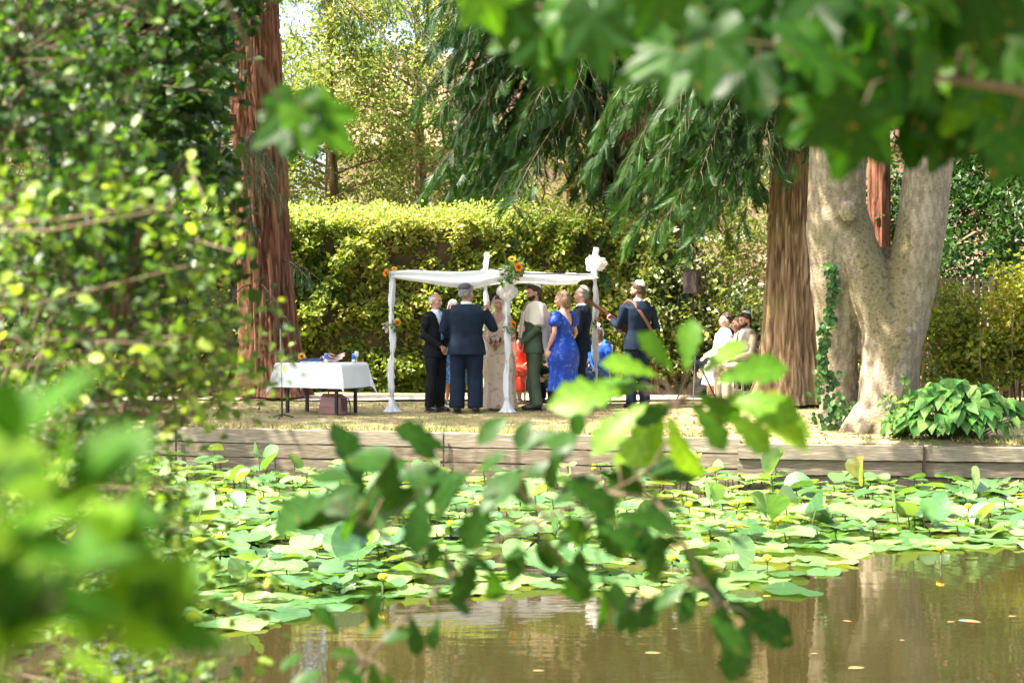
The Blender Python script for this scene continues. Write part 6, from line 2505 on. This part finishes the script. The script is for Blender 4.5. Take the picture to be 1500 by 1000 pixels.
def build_maple():
    d0 = 2.45
    base = P(1620, 60, d0 + .2)
    base = np.array([3.3, 2.2, .45])
    t = thing('sycamore_tree', 'blurred lobed sycamore leaves hanging into view from above', 'tree', base)
    v, f, a = bark_trunk([(0, 0, 0), (.0, 0, 2.0), (-.2, .1, 4.2), (-.5, .2, 6)], [.2, .17, .14, .08], 40, 50, .015, 14, 2)
    MB().add(v, f, 0, a).build('trunk', M_pale, t, True)
    ms = leaf_set(MAPLE, M_maple, (.05, .2, .35, .5, .7, .95))
    r = np.random.default_rng(17)
    tw = []

    def branch(px, r0, r1):
        p = np.array([P(x, y, d) - base for x, y, d in px])
        q = np.linspace(0, 1, 20)
        k = np.linspace(0, 1, len(p))
        pp = np.stack([np.interp(q, k, p[:, z]) for z in range(3)], -1)
        tw.append((pp, np.linspace(r0, r1, 20), 7))
        return pp + base
    b1 = branch([(1640, 70, 2.8), (1400, 95, 2.7), (1150, 100, 2.6), (1000, 60, 2.55), (880, 30, 2.5), (760, 8, 2.45), (650, -25, 2.4)], .014, .005)
    b2 = branch([(1640, -30, 2.5), (1400, 10, 2.45), (1200, 30, 2.4), (1050, 10, 2.4)], .012, .005)
    b3 = branch([(1640, 160, 2.2), (1480, 130, 2.2), (1340, 110, 2.25), (1240, 120, 2.3)], .008, .003)
    spots = [(1255, 175, 130, -100), (1225, 165, 110, -150), (1440, 150, 150, -80), (1350, 135, 150, -110), (1480, 190, 130, -60), (1395, 175, 110, -95), (1180, 105, 130, -120), (1110, 90, 130, -95), (1040, 55, 120, -75), (980, 48, 110, -100), (870, 25, 120, -80), (835, 20, 110, -120), (800, 55, 95, -95), (820, 75, 90, -60), (775, 40, 90, -130), (745, 5, 90, -90), (705, -15, 90, -70), (1290, 60, 150, -70), (1150, 40, 150, -60), (1400, 60, 160, -120), (1480, 60, 160, -100), (1330, 30, 150, -60), (1230, 60, 140, -130), (1080, 20, 140, -120), (950, 0, 120, -60), (1450, 110, 140, -140), (1310, 95, 130, -40), (1190, 70, 130, -30), (1370, 100, 140, -70), (1265, 110, 130, -90), (910, 20, 110, -40)]
    for k in range(38):
        spots.append((r.uniform(960, 1520), r.uniform(-50, 70), r.uniform(110, 160), r.uniform(-150, -30)))
    allb = np.concatenate([b1, b2, b3])
    for px, py, s, an in spots:
        d = r.uniform(2.1, 2.75)
        p = P(px, py, d)
        put_leaf(t, base, ms[r.integers(0, 6)], p, screen_dir(an + r.normal(0, 12), r.normal(.1, .35)), np.array([r.normal(0, .35), -.75 + r.normal(0, .3), .65]), s / FPX * d * .78)
        j = np.argmin(np.linalg.norm(allb - p, axis=1))
        q = (allb[j] + p) / 2 + [0, 0, .02]
        tw.append((np.array([allb[j], q, p]) - base, [.0022, .0018, .0014], 4))
    # limbs and crown added overhead, out of view, to shade the foreground leaves
    pos = []
    for k in range(44):
        e = np.array([r.uniform(-2.4, 2.8), r.uniform(-.6, 6.0), r.uniform(4.4, 6.4)])
        s0 = base + [-.2, .1, 4.0]
        tw.append((np.array([s0, (s0 + e) / 2 + [0, 0, .4], e]) - base, [.05, .03, .01], 5))
        pos.append(e + r.normal(0, .30, (42, 3)))
    node = np.array([2.05, 2.75, 2.75])
    tw.append((np.array([base + [-.05, .05, 2.9], node + [.6, -.2, .25], node]) - base, [.035, .026, .018], 7))
    for e in (b1, b2, b3):
        tw.append((np.array([node, (node + e[0]) / 2 + r.normal(0, .06, 3), e[0]]) - base, [.016, .014, .012], 6))
    pos = np.concatenate(pos) - base
    n = len(pos)
    v, f, a = scatter(OVATE[0], OVATE[1], pos, rand_dirs(n, r) - [0, 0, .3], np.array([[0, 0, 1.]]) + r.normal(0, .4, (n, 3)), .16 + .06 * r.random(n), None, np.full(n, 1.6))
    stuff(MB().add(v, f, 0, a).build('added_shade_foliage', M_maple, t))
    emit_twigs('twigs', tw, M_twig, t)


build_maple()


def build_sprig():
    d = 2.3
    base = P(300, -60, d)
    t = thing('sycamore_sprig', 'hanging sprig with blurred lobed leaves in front of the sequoia trunk', 'branch', base)
    ms = leaf_set(MAPLE, M_maple, (.3, .5, .8))
    tw = [(np.array([P(300, -60, d), P(360, 60, d), P(420, 168, d)]) - base, [.0018, .0016, .0012], 5)]
    for px, py, s, an, k in ((432, 160, 78, -95, 1), (428, 175, 70, -150, 0), (455, 165, 85, -40, 2), (440, 178, 60, -65, 0)):
        put_leaf(t, base, ms[k], P(px, py, d), screen_dir(an, .1), np.array([.2 * k - .2, -.8, .5]), s / FPX * d)
    emit_twigs('twig', tw, M_twig, t)


build_sprig()


def build_chestnut():
    d = 3.0
    base = P(470, 1060, d)
    t = thing('chestnut_branch', 'blurred branch with long drooping leaves reaching across the pond view', 'branch', base)
    ms = leaf_set(CHEST, M_chest, (.0, .12, .3, .6, .8, 1.0))
    ov = leaf_set(OVATE, M_chest, (.0, .15, .25, .4))
    r = np.random.default_rng(23)
    tw = []

    def branch(px, r0, r1):
        p = np.array([P(x, y, dd) for x, y, dd in px])
        k = np.linspace(0, 1, len(p))
        q = np.linspace(0, 1, 22)
        pp = np.stack([np.interp(q, k, p[:, z]) for z in range(3)], -1)
        tw.append((pp - base, np.linspace(r0, r1, 22), 6))
        return pp
    b1 = branch([(470, 1060, 3.0), (555, 940, 3.0), (640, 862, 3.0), (720, 795, 3.0), (800, 755, 3.0), (890, 722, 3.0), (950, 690, 3.0), (985, 630, 3.0), (1003, 572, 3.0)], .004, .002)
    b2 = branch([(890, 722, 3.0), (960, 730, 2.95), (1000, 790, 2.9), (1030, 850, 2.9), (1065, 890, 2.9)], .005, .002)
    b3 = branch([(800, 755, 3.0), (740, 700, 3.05), (660, 670, 3.1), (560, 660, 3.1)], .004, .002)
    b4 = branch([(640, 862, 3.0), (560, 780, 3.0), (480, 735, 3.0)], .003, .0015)
    allb = np.concatenate([b1, b2, b3, b4])
    # palmate leaf at the branch top, backlit glow put into brighter leaf tones
    L1 = [(930, 572, 130, 184, 4), (960, 570, 120, 172, 3), (965, 552, 90, 158, 4), (985, 545, 80, 125, 3), (1005, 545, 80, 85, 3), (1025, 552, 85, 45, 4), (1045, 560, 110, 18, 3), (1060, 580, 120, 350, 4), (1075, 592, 125, 338, 5), (1055, 600, 100, 325, 4), (1100, 598, 110, 346, 5), (968, 598, 125, 232, 5), (972, 604, 115, 256, 5), (980, 604, 118, 288, 5), (950, 590, 110, 214, 4), (1010, 585, 90, 310, 3), (995, 590, 75, 200, 2), (1020, 575, 90, 330, 2), (940, 560, 80, 195, 2)]
    for px, py, s, an, k in L1:
        q = P(px, py, d + r.normal(0, .06))
        put_leaf(t, base, ms[k], q, screen_dir(an, r.normal(.05, .25)), np.array([r.normal(0, .35), -.6 + r.normal(0, .2), .7]), s / FPX * d)
        tw.append((np.array([b1[-2], (b1[-2] + q) / 2 + [0, 0, .006], q]) - base, [.0022, .0018, .0013], 4))
    # darker leaves along the lower twigs
    L2 = [(640, 712, 160, 196), (535, 728, 165, 190), (660, 700, 130, 178), (760, 690, 130, 205), (880, 700, 120, 190), (500, 730, 135, 190), (540, 728, 90, 230), (620, 715, 95, 250), (600, 690, 90, 200), (690, 690, 100, 225), (655, 660, 90, 160), (740, 690, 95, 300), (760, 660, 95, 10), (700, 650, 90, 40), (820, 700, 95, 330), (870, 690, 90, 350), (800, 650, 90, 20), (850, 650, 80, 170), (930, 700, 85, 10), (575, 665, 80, 190), (760, 800, 85, 265), (800, 790, 95, 290), (850, 800, 100, 280), (700, 810, 80, 250), (650, 800, 75, 270), (720, 830, 70, 285), (870, 770, 95, 330), (900, 760, 100, 345), (830, 760, 95, 300), (960, 790, 90, 270), (1000, 800, 90, 300), (1020, 860, 90, 235), (1030, 850, 105, 300), (1060, 880, 125, 318), (1050, 890, 100, 280), (990, 860, 85, 210), (970, 740, 100, 330), (1010, 770, 100, 345), (935, 860, 75, 250), (600, 900, 60, 300), (560, 940, 75, 20), (525, 960, 70, 160), (545, 925, 60, 90), (490, 1000, 70, 30), (470, 985, 70, 200), (505, 985, 60, 330), (640, 870, 60, 330), (880, 830, 95, 265), (900, 850, 70, 290)]
    for px, py, s, an in list(L2):
        L2.append((px + r.normal(0, 30), py + r.normal(0, 18), s * .8, an + r.normal(0, 50)))
    for px, py, s, an in L2:
        p = P(px, py, d + r.normal(0, .08))
        big = r.random() < .45
        put_leaf(t, base, (ms[r.integers(0, 2)] if big else ov[r.integers(0, 3)]), p, screen_dir(an + r.normal(0, 10), r.normal(.1, .35)), np.array([r.normal(0, .3), -.6 + r.normal(0, .3), .7]), s / FPX * d * (1.0 if big else .68))
        j = np.argmin(np.linalg.norm(allb - p, axis=1))
        tw.append((np.array([allb[j], (allb[j] + p) / 2 + [0, 0, .008], p]) - base, [.0022, .0018, .0013], 4))
    emit_twigs('twigs', tw, M_twig, t)


build_chestnut()


def left_limit(py):
    return np.interp(py, [-200, 0, 60, 150, 230, 300, 350, 420, 500, 560, 610, 660, 720, 800, 880, 950, 1050], [400, 380, 290, 230, 240, 330, 345, 400, 432, 415, 320, 270, 290, 320, 370, 400, 380])


def bush(name, label, base_px, d0, d1, n_clusters, T, material, vars_, leaf_cm, seed, lim, top=-150, bottom=1080, dens=26, base_z=.4, nparts=300, open_=.0, parts=True):
    """leafy bush: clusters of leaves on twigs that run back to arching stems"""
    r = np.random.default_rng(seed)
    dm = (d0 + d1) / 2
    base = np.array([PX(base_px, dm), dm, base_z])
    t = thing(name, label, 'shrub', base)
    tw, stems = [], []
    for k in range(9):
        e = P(r.uniform(-200, 330), r.uniform(-100, 700), r.uniform(d0, d1))
        q = np.linspace(0, 1, 12)
        m = (base + e) / 2 + [-.15, 0, .25]
        path = np.outer((1 - q) ** 2, base) + np.outer(2 * q * (1 - q), m) + np.outer(q * q, e)
        tw.append((path - base, np.linspace(.013, .003, 12), 6))
        stems.append(path)
    st = np.concatenate(stems)
    cand = []
    c = 0
    while c < n_clusters:
        py = r.uniform(top, bottom)
        l = lim(py)
        px = l - abs(r.normal(0, 1)) * 230 + r.normal(0, 18)
        if px < -190:
            continue
        d = r.uniform(d0, d1)
        if fbm(np.array([[px * .012, py * .012, d]]), 2, seed)[0] < .40 + open_:
            continue
        c += 1
        p = P(px, py, d)
        j = np.argmin(np.linalg.norm(st - p, axis=1) + 2 * np.maximum(0, st[:, 2] - p[2]))
        mid = (st[j] + p) / 2 + r.normal(0, .04, 3)
        tw.append((np.array([st[j], mid, p]) - base, [.004, .003, .0018], 4))
        dd = nrm(p - st[j])
        for k in range(dens):
            u = r.random()
            q = mid * (1 - u) + p * u + r.normal(0, .035, 3)
            fw = nrm(dd * .6 + r.normal(0, .7, 3) + [0, 0, -.1])
            up = nrm(np.array([-.25, -.3, .8]) + r.normal(0, .45, 3))
            cand.append((q, fw, up, leaf_cm / 100 * r.uniform(.6, 1.25)))
    emit_twigs('stems', tw, M_twig, t)
    cand.sort(key=lambda q: -q[3] / q[0][1])
    ms = leaf_set(T, material, vars_)
    k0 = nparts if parts else 0
    for q in cand[:k0]:
        put_leaf(t, base, ms[r.integers(0, len(ms))], *q)
    rest = cand[k0:]
    pos = np.array([q[0] for q in rest]) - base
    T = HAW_LOW
    v, f, a = scatter(T[0], T[1], pos, np.array([q[1] for q in rest]), np.array([q[2] for q in rest]), np.array([q[3] for q in rest]), np.clip(fbm(pos * 3, 2, seed) * 1.1 - .15 + r.normal(0, .2, len(pos)), 0, 1))
    stuff(MB().add(v, f, 0, a).build('foliage', material, t, True))
    return t


bush('hawthorn_bush', 'tall hawthorn bush with small lobed leaves coloured dark for shade', -120, 3.4, 5.2, 260, HAW, M_haw_shade, (.0, .2, .55, 1.), 3.6, 81, lambda py: left_limit(py) - 40, dens=22, bottom=420)
bush('hawthorn_bush', 'hawthorn bush with light twigs beside the pond, yellow-green leaves coloured bright for sunlight', -60, 3.2, 4.8, 330, HAW, M_haw_sun, (.1, .4, .7, 1.), 3.1, 83, left_limit, dens=20, top=270, bottom=1080)
bush('dark_shrub', 'dark shady shrub overhanging the upper left of the pond view', -260, 5.6, 7.2, 240, OVATE, M_holly, (.1, .5, .9), 6.0, 82, lambda py: np.interp(py, [-200, 0, 120, 300, 400, 520, 600], [440, 400, 350, 350, 330, 250, 150]), top=-150, bottom=480, dens=24)


def build_near():
    base = P(-120, 1150, 1.0)
    t = thing('near_sapling', 'very blurred large green leaves of a sapling close to the lens', 'plant', base)
    r = np.random.default_rng(31)
    ms = leaf_set(OVATE, M_sap, (.2, .5, .8, 1.0))
    tw = []
    ends = []
    for e in ((30, 640, 1.0), (130, 690, 1.05), (30, 780, .95), (200, 800, 1.1), (90, 880, 1.0), (260, 920, 1.15), (240, 700, 1.2), (60, 960, 1.0)):
        p = P(*e)
        q = np.linspace(0, 1, 8)
        m = (base + p) / 2 + [-.03, 0, .05]
        path = np.outer((1 - q) ** 2, base) + np.outer(2 * q * (1 - q), m) + np.outer(q * q, p)
        tw.append((path - base, np.linspace(.004, .0015, 8), 5))
        for k in range(8):
            u = r.uniform(.45, 1)
            c = np.array([np.interp(u, q, path[:, z]) for z in range(3)])
            put_leaf(t, base, ms[r.integers(0, 4)], c, screen_dir(r.uniform(-60, 150), r.normal(0, .4)), np.array([-.2 + r.normal(0, .4), -.5 + r.normal(0, .3), .8]), r.uniform(.045, .075))
    emit_twigs('stems', tw, M_twig, t)


build_near()
